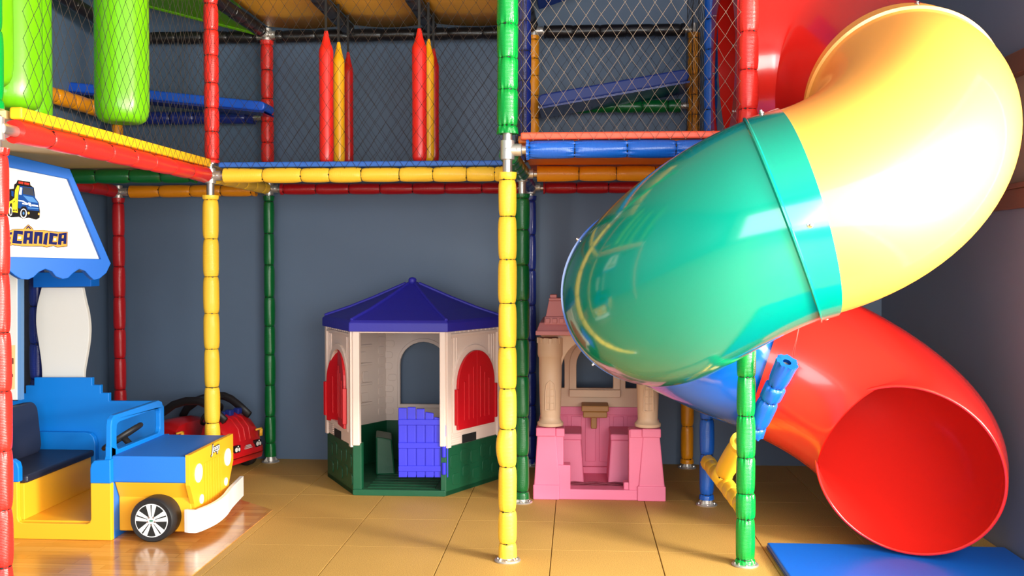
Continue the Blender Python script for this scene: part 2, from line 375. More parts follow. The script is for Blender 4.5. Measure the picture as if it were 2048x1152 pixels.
upost('green padded post barely showing at the upper left edge', -2.155, 3.49, 228, [-30, 60, 200], V['green'], .0425, ytop=-80)

def beam(label, p0, p1, tfr, m, r=.04, a=.085, b=.085, **k):
    p0, p1 = Vector(p0), Vector(p1); L = (p1-p0).length
    return padded('padded_beam', label, 'beam', p0, p1, a, L-b, [t*L for t in tfr if a+.008 < t*L < L-b-.008], r, m, **k)
def xfr(pxs, Y, x0, x1): return [((atY(p, 350, Y).x)-x0)/(x1-x0) for p in pxs]
def yfr(pxs, X, y0, y1): return [((atX(p, 300, X).y)-y0)/(y1-y0) for p in pxs]
beam('blue crinkled padded beam along the front of the netted right bay', (-.315, 4.41, 1.862), (.752, 4.417, 1.862), xfr([1059, 1149, 1254, 1351, 1440], 4.41, -.315, .752), V['blue'], r=.0405, wr=.003, seg=64)
beam('yellow padded beam running from the left yellow post to the front yellow post', (-2.095, 5.49, YB), (-.31, 5.49, YB), xfr([447, 527.6, 604, 660, 724, 800, 867, 934, 990], 5.49, -2.095, -.31), V['yellow'], r=.042, wr=.0006, seg=48)
beam('amber padded beam under the middle of the right bay', (-.31, 5.49, YB), (.722, 5.5, YB), xfr([1077, 1158, 1232.6, 1310, 1385], 5.49, -.31, .722), V['orange'], r=.043, wr=.0006)
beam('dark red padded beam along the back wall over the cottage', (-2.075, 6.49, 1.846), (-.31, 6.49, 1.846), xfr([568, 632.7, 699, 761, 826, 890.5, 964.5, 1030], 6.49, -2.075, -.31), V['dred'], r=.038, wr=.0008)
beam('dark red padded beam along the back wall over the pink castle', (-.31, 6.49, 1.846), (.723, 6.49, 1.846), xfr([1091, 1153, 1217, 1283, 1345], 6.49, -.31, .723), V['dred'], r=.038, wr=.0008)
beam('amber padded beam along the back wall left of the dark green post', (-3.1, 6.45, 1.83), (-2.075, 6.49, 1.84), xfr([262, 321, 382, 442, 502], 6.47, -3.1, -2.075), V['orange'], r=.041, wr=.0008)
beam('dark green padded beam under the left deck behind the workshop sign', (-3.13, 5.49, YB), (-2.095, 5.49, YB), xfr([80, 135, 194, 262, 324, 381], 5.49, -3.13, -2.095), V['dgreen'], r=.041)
beam('long red padded beam slanting down along the left deck edge', (-2.12, 3.49, YB), (-2.095, 5.49, YB), yfr([25, 101, 160, 216, 262, 300, 340, 375, 408], -2.105, 3.49, 5.49), V['red'], r=.043, wr=.0008, seg=56)
beam('short yellow padded beam slanting back from the left yellow post', (-2.095, 5.49, YB), (-2.075, 6.49, YB), [.2, .36, .52, .68, .84], V['yellow'], r=.04)
beam('short dark red padded beam near the left wall', (-3.13, 5.49, 1.845), (-3.1, 6.45, 1.83), [.2, .4, .6, .8], V['dred'], r=.04)
beam('dark green padded beam running back from the front steel joint', (-.315, 4.41, 1.85), (-.31, 5.49, 1.85), [.2, .4, .6, .8], V['dgreen'], r=.043)
beam('navy padded beam running to the back wall behind the green post', (-.31, 5.49, YB), (-.31, 6.49, YB), [.25, .5, .75], V['navy'], r=.038)
beam('red padded beam behind the top of the slide', (.752, 4.417, YB), (.722, 5.5, YB), [.2, .4, .6, .8], V['red'], r=.038)
beam('navy padded beam under the long blue ramp', (-3.1, 6.45, 2.325), (-2.075, 6.47, 2.325), [.2, .36, .52, .68, .86], V['navy'], r=.044, wr=.002)
beam('amber padded beam slanting back near the left wall', (-3.13, 5.49, 2.35), (-3.1, 6.45, 2.35), [.2, .4, .6, .8], V['orange'], r=.05)
beam('dark green padded beam under the right ramp', (-.29, 6.45, 2.37), (.75, 6.45, 2.37), [.2, .36, .52, .68, .84], V['dgreen'], r=.042)
# black roof beams
ZR = 2.86
def bb(label, p0, p1, r=.042, n=6): return beam(label, p0, p1, [(i+.5)/n for i in range(n)], V['black'], r=r, a=.07, b=.06, wr=.0012)
bb('long black padded roof beam over the hanging punch cushions', (-2.075, 6.47, ZR), (-.29, 6.45, ZR), n=8)
bb('black padded roof beam at the back of the netted right bay', (-.29, 6.45, ZR), (.75, 6.45, ZR))
bb('black padded roof beam behind the hanging lime cushions', (-3.13, 6.45, ZR), (-2.075, 6.47, ZR))
bb('black padded roof beam slanting down beside the green roof sheet', (-2.10, 5.45, ZR+.02), (-2.085, 6.42, ZR+.02))
bb('black padded roof beam slanting over the left hanging punch cushions', (-1.5, 5.3, ZR+.02), (-1.5, 6.42, ZR+.02))
bb('black padded roof beam slanting over the right hanging punch cushions', (-.955, 5.3, ZR+.02), (-.955, 6.42, ZR+.02))
bb('black padded roof beam between the roof sheets and the right bay', (-.31, 5.3, ZR+.02), (-.30, 6.4, ZR+.02))
bb('black padded roof beam crossing behind the leftmost lime cushions', (-3.13, 5.0, 3.02), (-3.02, 6.4, 2.87))

# ------------------------------------------------------------------ decks, edge strips, roofs
ply_cream = mat('cream_deck_panel', (214, 190, 130), .5, bump=(30, .1))
ply_or = mat('orange_deck_panel', (226, 112, 20), .5)
def deck(label, x0, x1, y0, y1, m, z0=1.897, z1=1.93):
    return tag(MB().box((x0, y0, z0), (x1, y1, z1)).build('play_deck', m, bevel=.006), label, 'deck')
deck('cream underside deck over the workshop sign and toy jeep', -3.16, -2.145, 3.5, 6.35, ply_cream)
deck('upper deck carrying the red and yellow punch cushions', -2.05, -.36, 5.52, 6.42, foam_blue)
deck('orange deck under the netted right bay', -.27, .70, 4.46, 6.4, ply_or)
def strip(label, p0, p1, m, h=.045, d=.035):
    p0, p1 = Vector(p0), Vector(p1); U = (p1-p0).normalized(); N = U.cross(Vector((0,0,1)))
    pl = [(0,0), ((p1-p0).length, 0), ((p1-p0).length, h), (0, h)]
    return tag(MB().plate(pl, p0+N*d/2, U, (0,0,1), d).build('edge_strip', m, bevel=.008, bseg=3), label, 'edge strip')
strip('orange foam strip along the deck edge on the blue front beam', (-.255, 4.41, 1.905), (.70, 4.417, 1.905), foam_orange, h=.032, d=.05)
strip('blue foam strip along the deck edge on the long yellow beam', (-2.04, 5.49, 1.895), (-.365, 5.49, 1.895), foam_blue, h=.03, d=.05)
strip('yellow foam strip along the deck edge on the long red beam', (-2.105, 3.56, 1.895), (-2.095, 5.44, 1.895), foam_yellow, h=.045, d=.05)
roof_y = mat('yellow_roof_sheet', (246, 182, 44), .45, bump=(6, .25, .01), var=.08)
roof_g = mat('lime_sheet', (128, 214, 20), .42, bump=(5, .2, .01)); 
for k, (a, b, lab) in enumerate(((-2.05, -1.53, 'left'), (-1.47, -.985, 'middle'), (-.925, -.35, 'right'))):
    mb = MB(); n = 10; vs = []; fs = []
    for i in range(n+1):
        for j in range(5):
            u, w = i/n, j/4; vs.append((a+(b-a)*u, 5.0+1.42*w, 2.93 - .0*w - .02*math.sin(PI*u)))
    for i in range(n):
        for j in range(4): q = i*5+j; fs.append((q, q+1, q+6, q+5))
    o = mb.add(vs, fs).build('roof_sheet', roof_y, smooth=True); sd = o.modifiers.new('solid', 'SOLIDIFY'); sd.thickness = .012; sd.offset = 1
    tag(o, 'yellow roof sheet, %s of the three over the hanging punch cushions' % lab, 'roof sheet')
# lime sheet: sloping panel at upper left, with a rounded front edge
a = atY(520, 66, 6.4); b = atY(300, 10, 6.4); c = b + Vector((-.2, -1.6, .25)); d = Vector((-2.12, 5.3, 3.12))
mb = MB(); mb.add([a, b, c, d], [(0, 1, 2, 3)]); mb.tube([a, b, b+(b-a)*1.2], .022, 10, flat=1.0)
o = mb.build('lime_roof_sheet', roof_g, smooth=False); sd = o.modifiers.new('solid', 'SOLIDIFY'); sd.thickness = .01
tag(o, 'lime green sloping roof sheet above the long blue ramp', 'roof sheet')
blue_sh = mat('blue_sheet', (24, 62, 150), .5, bump=(6, .2, .01))
a, b = Vector((-.25, 6.35, 2.98)), Vector((.7, 6.35, 3.3))
o = MB().add([a, b, Vector((.7, 4.9, 3.38)), Vector((-.25, 4.9, 3.0))], [(0, 1, 2, 3)]).build('blue_roof_sheet', blue_sh); sd = o.modifiers.new('solid', 'SOLIDIFY'); sd.thickness = .03
tag(o, 'dark blue roof sheet over the netted right bay', 'roof sheet')
# ramps
ramp_m = mat('blue_ramp_vinyl', (22, 84, 200), .4, bump=(200, .15))
def ramp(label, pa, pb, depth, th, m):
    t = thing('ramp', label, 'ramp', pa); U = (pb-pa)
    L = U.length; N = Vector((0, 1, 0)); U.normalize(); W = N.cross(U) * -1
    if W.z < 0: W = -W
    pts = rrect(0, 0, L, th, th*.45, 4)
    MB().plate(pts, pa, U, W, -depth if (U.cross(W)).y > 0 else depth).build('ramp_board', m, t, smooth=False, bevel=.01)
    vs = [pa+N*.0-W*.012, pb-W*.012, pb+N*depth-W*.012, pa+N*depth-W*.012]
    MB().add(vs + [v+W*.012 for v in vs], [(0,3,2,1),(4,5,6,7),(0,1,5,4),(2,3,7,6)]).build('ramp_underside', V['navy'], t)
    return t
ramp('long blue padded ramp sloping down to the red rear post', atY(112, 180, 6.1), atY(528, 222, 6.1), .2, .06, ramp_m)
ramp('blue padded ramp rising to the right inside the netted right bay', atY(1078, 214, 6.0), atY(1380, 161, 6.0), .41, .075, mat('navy_ramp_vinyl', (22, 50, 128), .5))

# ------------------------------------------------------------------ nets
def net(label, O, U, width, z0, z1, m, cw=.068, chh=.1, r=.0011, seed=1, jit=.003):
    rnd = random.Random(seed); O = Vector(O); U = Vector(U).normalized(); Nn = U.cross(Vector((0,0,1)))
    ni = int(round(width/(cw/2))); nj = int(round((z1-z0)/(chh/2))); du = width/ni; dz = (z1-z0)/nj; P = {}
    for j in range(nj+1):
        for i in range(ni+1):
            if (i+j) % 2 == 0:
                e = 0 if i in (0, ni) or j in (0,) else 1
                P[i, j] = O + U*(i*du + e*rnd.uniform(-jit, jit)) + Vector((0,0,z0+j*dz+e*rnd.uniform(-jit, jit))) + Nn*(.006*math.sin(i*.5)*math.sin(PI*j/nj)+rnd.uniform(-.001, .001))
    mb = MB(); vs = []; fs = []
    for (i, j), p in P.items():
        for d in (-1, 1):
            q = P.get((i+d, j+1))
            if q is None: continue
            T = (q-p).normalized(); A = Nn*r; B = T.cross(Nn)*r; k = len(vs)
            for e in (p, q): vs += [e+A, e-A*.5+B*.87, e-A*.5-B*.87]
            fs += [(k, k+1, k+4, k+3), (k+1, k+2, k+5, k+4), (k+2, k, k+3, k+5)]
        k = len(vs); R = r*2.1
        vs += [p+Nn*R, p-Nn*R, p+U*R, p-U*R, p+Vector((0,0,R*1.3)), p-Vector((0,0,R*1.3))]
        fs += [(k, k+2, k+4), (k, k+4, k+3), (k, k+3, k+5), (k, k+5, k+2), (k+1, k+4, k+2), (k+1, k+3, k+4), (k+1, k+5, k+3), (k+1, k+2, k+5)]
    o = mb.add(vs, fs).build('safety_net', m, smooth=True); return tag(o, label, 'net')
net('dark diamond net over the oblique left deck edge above the red beam', (-2.06, 3.54, 0), (0, 1, 0), 1.89, 1.885, 3.1, net_dark, seed=2)
net('dark diamond net in front of the hanging punch cushions', (-2.05, 5.455, 0), (1, 0, 0), 1.72, 1.885, 3.1, net_dark, seed=3)
net('tan diamond net across the front of the right bay', (-.265, 4.375, 0), (1, 0, 0), .975, 1.9, 3.1, net_tan, seed=4, r=.001)
net('dark net edge running back behind the bright green upper post', (-.285, 4.47, 0), (0, 1, 0), .96, 1.9, 3.1, net_dark, seed=5)
net('dark diamond net along the back wall behind the punch cushions', (-2.04, 6.40, 0), (1, 0, 0), 1.7, 1.93, 2.82, net_dark, seed=6)
net('dark diamond net along the back wall behind the right ramp', (-.24, 6.42, 0), (1, 0, 0), .95, 1.93, 2.82, net_dark, seed=7)
net('dark diamond net at the back of the left deck', (-3.06, 6.40, 0), (1, 0, 0), .95, 1.93, 2.82, net_dark, seed=8)
net('dark net beside the red slide entry panel', (.70, 5.47, 0), (0, 1, 0), .93, 1.93, 3.1, net_dark, seed=9, cw=.05)

# ------------------------------------------------------------------ hanging punch cushions
def punch(label, px, ytop, ybot, Y, r, m, group=None):
    p = atY(px, ytop, Y); q = atY(px, ybot, Y); X = p.x; h = p.z-q.z
    t = thing('punch_cushion', label, 'punch cushion', (X, Y, q.z))
    mb = MB(); seg = 28; vs = []; fs = []; rows = [(0, .02), (.012, .85), (.03, .97), (.06, 1)] + [(z, 1) for z in [x*.05 for x in range(2, int(h/.05)-2)]]
    rows = [x for x in rows if x[0] < h-.14] + [(h-.125, 1), (h-.11, .98), (h-.09, .8), (h-.07, .62), (h-.04, .42), (h-.015, .3), (h, .22)]
    for z, k in rows:
        top = max(0, (z-(h-.12))/.12)
        for c in range(seg):
            A = 2*PI*c/seg; w = 1+.10*top*math.cos(7*A)+.03*top*math.cos(13*A+1)+.012*math.cos(2*A+z*9)
            vs.append((X+r*k*w*math.cos(A)*(1), Y+r*k*w*math.sin(A)*(1-.65*top), q.z+z))
    for i in range(len(rows)-1):
        for c in range(seg): c2 = (c+1) % seg; fs.append((i*seg+c, i*seg+c2, (i+1)*seg+c2, (i+1)*seg+c))
    fs.append(tuple(range(seg))[::-1]); fs.append(tuple((len(rows)-1)*seg+c for c in range(seg)))
    mb.add(vs, fs).build('cushion', m, t, smooth=True, auto=70)
    MB().box((X-.007, Y-.002, p.z-.02), (X+.007, Y+.002, 2.93)).build('strap', tie_m, t)
    MB().plate([(0, 0), (.002, 0), (.002, h-.13), (0, h-.13)], (X+r*.55, Y-r*.86, q.z+.01), (1, 0, 0), (0, 0, 1), .002).build('seam', m, t)
cr = mat('punch_red', (226, 36, 28), .35, coat=.2, bump=(160, .25)); cy = mat('punch_yellow', (248, 180, 20), .38, coat=.2, bump=(160, .2)); crd = mat('punch_dark_red', (190, 22, 22), .35, coat=.2, bump=(160, .25))
punch('red punch cushion, front one of the left hanging trio', 652, 62, 330, 5.62, .041, cr)
punch('yellow punch cushion in the middle of the left hanging trio', 677, 84, 330, 5.88, .035, cy)
punch('dark red punch cushion, rear one of the left hanging trio', 696, 104, 330, 6.14, .032, crd)
punch('red punch cushion, front one of the right hanging trio', 838.5, 57, 326, 5.62, .042, cr)
punch('yellow punch cushion in the middle of the right hanging trio', 857, 78, 326, 5.88, .033, cy)
punch('dark red punch cushion, rear one of the right hanging trio', 867, 97, 326, 6.14, .034, crd)

# lime inflated cushions
lime = mat('lime_vinyl', (108, 186, 12), .3, coat=.3, bump=(90, .2))
def limec(label, X, Y, zb, r, ztop=3.25):
    t = thing('lime_cushion', label, 'hanging cushion', (X, Y, zb)); h = ztop-zb
    prof = [(0, .45), (.004, .72), (.018, .87), (.045, .96), (.09, 1)] + [(z, 1) for z in [.15+.1*i for i in range(int((h-.25)/.1))]] + [(h-.07, .98), (h-.02, .8), (h, .4)]
    seg = 56; vs = []; fs = []
    for z, k in prof:
        e = math.exp(-z/.05)
        for c in range(seg):
            A = 2*PI*c/seg; w = 1-.012*abs(math.cos(3*A))**14+.012*e*math.cos(16*A)+.004*math.cos(5*A+z*8)
            vs.append((X+r*k*w*math.cos(A), Y+r*k*w*math.sin(A), zb+z))
    n = len(prof)
    for i in range(n-1):
        for c in range(seg): c2 = (c+1) % seg; fs.append((i*seg+c, i*seg+c2, (i+1)*seg+c2, (i+1)*seg+c))
    k = len(vs); vs += [(X, Y, zb+.01), (X, Y, ztop-.01)]
    for c in range(seg): c2 = (c+1) % seg; fs += [(k, c2, c), (k+1, (n-1)*seg+c, (n-1)*seg+c2)]
    MB().add(vs, fs).build('cushion', lime, t, smooth=True)
    MB().box((X-.02, Y-.003, ztop-.02), (X+.02, Y+.003, ZC)).build('strap', tie_m, t)
limec('fat lime green hanging cushion nearest the red upper post', -2.29, 4.82, 2.055, .130)
limec('lime green hanging cushion, rearmost of the overlapping three at the left edge', -2.69, 4.62, 2.0, .13)
limec('lime green hanging cushion, middle of the overlapping three at the left edge', -2.50, 4.20, 2.03, .128)
limec('lime green hanging cushion, nearest and leftmost of the overlapping three', -2.30, 3.66, 2.04, .115)

# ------------------------------------------------------------------ tube slide
SP = [(0.876, 4.946, 2.326), (1.37, 4.341, 2.056), (0.859, 3.782, 1.545), (0.336, 4.391, 1.217), (0.951, 4.935, 0.893), (1.449, 4.399, 0.437)]
SY = [-.018, -1.464, 3.073, 1.62, -.222, -2.088]; SQ = [.074, -.386, -.282, .011, -.302, -.216]; TR, TL = .3989, 1.0923
SD = [Vector((math.cos(y)*math.cos(p), math.sin(y)*math.cos(p), math.sin(p)))*TL for y, p in zip(SY, SQ)]
def sc(s):     # s in 0..5
    i = min(int(s), 4); t = s-i; P, Q = Vector(SP[i]), Vector(SP[i+1])
    return (2*t**3-3*t**2+1)*P + (t**3-2*t**2+t)*SD[i] + (-2*t**3+3*t**2)*Q + (t**3-t**2)*SD[i+1]
def frame(s):
    T = (sc(min(s+.01, 5))-sc(max(s-.01, 0))).normalized(); N = T.cross(Vector((0,0,1))).normalized(); return T, N, N.cross(T)
def tube_section(mb, s0, s1, ro, th, lead=None, seg=96, n=30):
    cs = []
    if lead is not None: cs.append((lead,)+frame(0))
    for k in range(n+1):
        s = s0+(s1-s0)*k/n; cs.append((sc(s),)+frame(s))
    vs = []; fs = []; m = len(cs)
    for rr in (ro, ro-th):
        for c, T, N, B in cs:
            for q in range(seg): a = 2*PI*q/seg; vs.append(c + N*rr*math.cos(a) + B*rr*math.sin(a))
    K = m*seg
    for i in range(m-1):
        for q in range(seg):
            q2 = (q+1) % seg; a, b, c_, d = i*seg+q, i*seg+q2, (i+1)*seg+q2, (i+1)*seg+q
            fs.append((a, b, c_, d)); fs.append((K+d, K+c_, K+b, K+a))
    for q in range(seg):
        q2 = (q+1) % seg; fs.append((K+q, K+q2, q2, q)); e = (m-1)*seg; fs.append((e+q, e+q2, K+e+q2, K+e+q))
    mb.add(vs, fs); return cs
def collar(mb, s, w, ro, dirn=1, seg=96, lip=.006):
    """raised socket band starting at s and running w metres along the tube, with a bead at its far edge"""
    ds = w/1.0
    prof = [(0, ro+.001), (0, ro+lip), (ds*.92, ro+lip), (ds*.95, ro+lip+.007), (ds*1.0, ro+lip+.007), (ds*1.05, ro+.0005)]
    base = sc(s); vs = []; fs = []
    for d, rr in prof:
        s2 = min(max(s+dirn*d, 0), 5); c = sc(s2); T, N, B = frame(s2)
        for q in range(seg): a = 2*PI*q/seg; vs.append(c + N*rr*math.cos(a) + B*rr*math.sin(a))
    for i in range(len(prof)-1):
        for q in range(seg):
            q2 = (q+1) % seg; f = (i*seg+q, i*seg+q2, (i+1)*seg+q2, (i+1)*seg+q); fs.append(f if dirn > 0 else f[::-1])
    mb.add(vs, fs)
slide = thing('tube_slide', 'spiralling tube slide of red, yellow, green and blue sections ending above the mat', 'slide', (.9, 4.4, 0))
def sect(label, s0, s1, m, r=TR, lead=None, col=None):
    mb = MB(); tube_section(mb, s0, s1, r, .008, lead)
    for c in (col or []): collar(mb, *c)
    o = mb.build('tube_section', m, slide, smooth=True, auto=50); o['label'] = label; SECT.append(o); return o
SECT = []
sect('red top tube section leaving the deck', 0, 1.0, sl_red, lead=Vector((.745, 4.948, 2.316)))
sect('yellow elbow bulging to the right', 1.0, 2.0, sl_yel, col=[(1.0, .075, TR, 1)])
sect('green elbow turning back under the deck', 2.0, 3.0, sl_grn, r=TR+.005, col=[(2.0, .085, TR+.003, 1)])
sect('blue tube section curving behind the green post', 2.995, 4.0, sl_blu, r=TR-.010, col=[(2.995, .016, TR-.002, 1)])
o5 = sect('red bottom elbow with the exit opening', 4.0, 5.0, sl_red, col=None)
# rolled rim round the exit, thin mould seams, bolts
T, N_, B_ = frame(5); c5 = sc(5)
rm = MB().tube([c5 + N_*(TR-.004)*math.cos(2*PI*k/96) + B_*(TR-.004)*math.sin(2*PI*k/96) for k in range(96)], .0075, 8, closed=True)
rm.build('exit_rim', sl_red, o5, smooth=True)
for s, lst in ((1.04, (.25, .47, .75)), (2.04, (.02, .28, .52, .77, .93)), (3.03, (.1, .4, .64, .9)), (3.97, (.2, .6))):
    T, N_, B_ = frame(s); c = sc(s)
    for f in lst:
        a = 2*PI*f; d = N_*math.cos(a)+B_*math.sin(a)
        MB().lathe([(.011, 0), (.011, .004), (.006, .005), (.006, .012), (.003, .014)], c + d*(TR+.009), d, 12).build('bolt', chrome, SECT[int(s)], smooth=True, auto=40)
# red entry panel on the deck
ep = thing('slide_entry_panel', 'dark red round-holed entry panel on the right bay deck', 'panel', (.735, 4.95, 1.93))
cir = ell(0, .39, TR-.012, TR-.012, 64)
MB().plate(rrect(-.43, 0, .43, .84, .1, 6), (.718, 4.95, 1.93), (0, 1, 0), (0, 0, 1), -.014, [cir]).build('panel', mat('panel_red', (176, 26, 24), .35, coat=.3), ep, bevel=.003)
for dy in (-.36, -.12, .3):
    for dz in (.12, .42, .72):
        if abs(dy) > .2: MB().lathe([(.008, 0), (.008, .006), (.004, .008)], (.716, 4.95+dy, 1.93+dz), (-1, 0, 0), 10).build('bolt', chrome, ep)
# slide struts by the green post
st = atY(1508, 862, 4.52); en = atY(1573, 727, 4.30)
padded('padded_strut', 'loose blue padded strut leaning against the red slide exit', 'strut', st+(st-en)*.15, en - (en-st)*.02, .05, (en-st).length*1.13+.02, [.10, .26, .345], .046, V['blue'], wr=.003, seg=56, pole=.018, rt=.62)
cd1 = MB(); a = en+Vector((.012, -.03, .03)); b = atY(1600, 640, 4.25)
cd1.tube([a, a.lerp(b, .5)+Vector((.004, 0, 0)), b], .0016, 6); cd1.tube([a+Vector((.01, 0, 0)), b+Vector((.004, 0, .01))], .0016, 6)
tag(cd1.build('hanging_cord', mat('red_cord', (220, 60, 50), .6), smooth=True), 'thin double red cord rising from the loose blue strut', 'cord')
beam('low yellow padded beam joining the blue and green posts near the floor', (.722, 5.46, .25), (.752, 4.45, .25), [.12, .25, .38, .51, .64, .77, .9], V['yellow'], r=.042, a=.02, b=.02)
a = atY(1442, 955, 4.95); b = atY(1484, 882, 4.62)
padded('padded_strut', 'short yellow padded strut rising behind the green post', 'strut', a, b, .01, (b-a).length-.01, [.07, (b-a).length-.05], .05, V['yellow'], wr=.0005)

# ------------------------------------------------------------------ mat under the slide
mat_blue = mat('blue_mat_vinyl', (10, 96, 200), .38, coat=.1, bump=(220, .3))
mt = thing('landing_mat', 'flat blue vinyl landing mat under the slide exit', 'mat', (1.45, 4.0, 0))
MB().box((.895, 3.35, 0), (1.985, 4.665, .034)).build('mat_body', mat_blue, mt, bevel=.008, bseg=3)
MB().box((.893, 3.349, .013), (1.987, 4.667, .017)).build('welt_seam', mat('navy_welt', (12, 50, 120), .5), mt, bevel=.001)

# ------------------------------------------------------------------ play cottage
cream = mat('cottage_cream', (228, 208, 196), .5, bump=(30, .25, .002)); cgreen = mat('cottage_green', (10, 78, 50), .42, bump=(14, .35, .004)); 
cblue = mat('cottage_roof_blue', (44, 42, 164), .5, bump=(60, .35, .002)); cred = mat('cottage_red', (196, 12, 26), .4, bump=(120, .2)); cdoor = mat('cottage_door_blue', (48, 48, 206), .42, bump=(120, .2))
ct = thing('play_cottage', 'six-sided plastic play cottage with blue roof, cream walls and green base', 'playhouse', (-1.03, 6.08, 0))
CX, CY, CR = -1.03, 6.075, .545
HV = [Vector((CX+CR*math.cos(math.radians(a)), CY+CR*math.sin(math.radians(a)), 0)) for a in (-120, -60, 0, 60, 120, 180)]
Z = Vector((0,0,1))
def side(i): a, b = HV[i], HV[(i+1) % 6]; return a, (b-a).normalized()
ZB, ZW = .29, .975
b = MB()
b.plate([(v.x, v.y) for v in HV], (0, 0, .03), (1, 0, 0), (0, 1, 0), .03)   # base tray
for i in (1, 2, 3, 4, 5):
    a, U = side(i); b.plate([(0, 0), (CR, 0), (CR, ZB), (0, ZB)], a, U, Z, .035)
    for k in range(5):   # moulded stones
        u = .06+.1*k; b.plate(rrect(u, .05+.03*(k % 2), u+.075, .12+.03*(k % 2), .02), a+U.cross(Z)*.004, U, Z, .006); b.plate(rrect(u-.02, .15+.02*(k % 2), u+.06, .23+.02*(k % 2), .02), a+U.cross(Z)*.004, U, Z, .006)
a, U = side(0)
b.plate([(0, 0), (.05, 0), (.05, ZB+.01), (.012, ZB+.01), (0, ZB)], a, U, Z, .06); b.plate([(CR-.03, 0), (CR, 0), (CR, ZB), (CR-.03, ZB+.01)], a, U, Z, .06)
b.plate(rrect(0, 0, CR, .035, .01), a+Vector((0, -.012, 0)), U, Z, .05)
b.build('base', cgreen, ct, bevel=.008)
st_ = MB(); st_.plate([(0, 0), (.12, 0), (.1, .22), (0, .24)], (-1.25, 6.0, .03), (1, .2, 0), Z, .25); st_.build('bench', cgreen, ct, bevel=.01)
fp = MB()
for k in range(7): fp.box((CX-.2, 5.66+.07*k, .03), (CX+.2, 5.71+.07*k, .034))
fp.build('floor_boards', cgreen, ct, bevel=.002)
def wallp(i, hole=None, extra=None):
    a, U = side(i); Nn = U.cross(Z); m = MB()
    m.plate([(0, ZB-.01), (CR, ZB-.01), (CR, ZW), (0, ZW)], a, U, Z, .03, [hole] if hole else [])
    return a, U, Nn, m
# right-front (1) and left-front (5) walls with shutters, corner trims
for i, u0 in ((1, .265), (5, .28)):
    hole = arch(u0, .35, .385, .64, rz=.19)
    a, U, Nn, m = wallp(i, hole)
    o = arch(u0, .42, .36, .64, rz=.225); inn = arch(u0, .35, .385, .64, rz=.19)
    m.plate(o, a+Nn*.014, U, Z, .02, [inn])
    m.plate([(0, ZB-.01), (.035, ZB-.01), (.035, ZW), (0, ZW)], a+Nn*.014, U, Z, .045); m.plate([(CR-.035, ZB-.01), (CR, ZB-.01), (CR, ZW), (CR-.035, ZW)], a+Nn*.014, U, Z, .045)
    m.plate([(.03, ZW-.05), (CR-.03, ZW-.05), (CR-.03, ZW-.035), (.03, ZW-.035)], a+Nn*.012, U, Z, .02)
    for k in range(11): m.plate([(.045+.043*k, ZW-.032), (.065+.043*k, ZW-.032), (.065+.043*k, ZW-.012), (.045+.043*k, ZW-.012)], a+Nn*.008, U, Z, .012)
    for sx in (.05, .075, .10, .43, .455, .48):
        m.plate([(sx, .64), (sx+.009, .64), (sx+.009, ZW-.06), (sx, ZW-.06)], a+Nn*.005, U, Z, .01)
    for k in range(6): m.plate([(.05, ZB+.008+.012*k), (.14, ZB+.008+.012*k), (.14, ZB+.014+.012*k), (.05, ZB+.014+.012*k)], a+Nn*.005, U, Z, .01)
    wpn = m.build('wall_panel', cream, ct, bevel=.004)
    MB().plate([(u0-.11, ZB-.005), (u0+.03, ZB-.005), (u0+.03, ZB+.045), (u0-.11, ZB+.045)], a+Nn*.0035, U, Z, .002).build('vent_slot', mat('dark_slot', (20, 22, 24), .8), wpn)
    for sgn in (-1, 1):
        n = 10; hw = .185; open_ = (0 if i == 1 else (.42 if sgn < 0 else .1))
        half = [(0, 0), (hw*sgn, 0), (hw*sgn, .255)] + [(hw*math.cos(PI/2*k/n)*sgn, .255+.2*math.sin(PI/2*k/n)) for k in range(1, n+1)]
        hx = hw*sgn          # hinge side
        Uo = (U*math.cos(open_) - Nn*math.sin(open_)*sgn*-1).normalized() if open_ else U
        O = a+U*(u0+hx)+Z*.375+Nn*.032 - Uo*hx
        half2 = half if sgn > 0 else half
        m = MB().plate(half2, O, Uo, Z, .016)
        No = Uo.cross(Z)
        for k in range(3):
            uu = sgn*(.035+.045*k); h = .36-.04*k
            m.plate([(uu-.006, .05), (uu+.006, .05), (uu+.006, h), (uu-.006, h)], O+No*.004, Uo, Z, .006)
        m.plate([(hx*.98-.0, .03), (hx*.98+.022*sgn, .03), (hx*.98+.022*sgn, .24), (hx*.98, .24)], O+No*.008, Uo, Z, .024)
        s_ = m.build('shutter', cred, wpn, bevel=.004)
# header and the front corner posts
a, U = side(0); Nn = U.cross(Z); m = MB()
m.plate([(0, ZB+.0), (.042, ZB+.0), (.042, ZW), (0, ZW)], a+Nn*.012, U, Z, .05); m.plate([(CR-.035, ZB), (CR, ZB), (CR, ZW), (CR-.035, ZW)], a+Nn*.012, U, Z, .05)
m.plate([(0, ZW-.03), (CR, ZW-.03), (CR, ZW), (0, ZW)], a+Nn*.004, U, Z, .035); m.build('door_frame', cream, ct, bevel=.006)
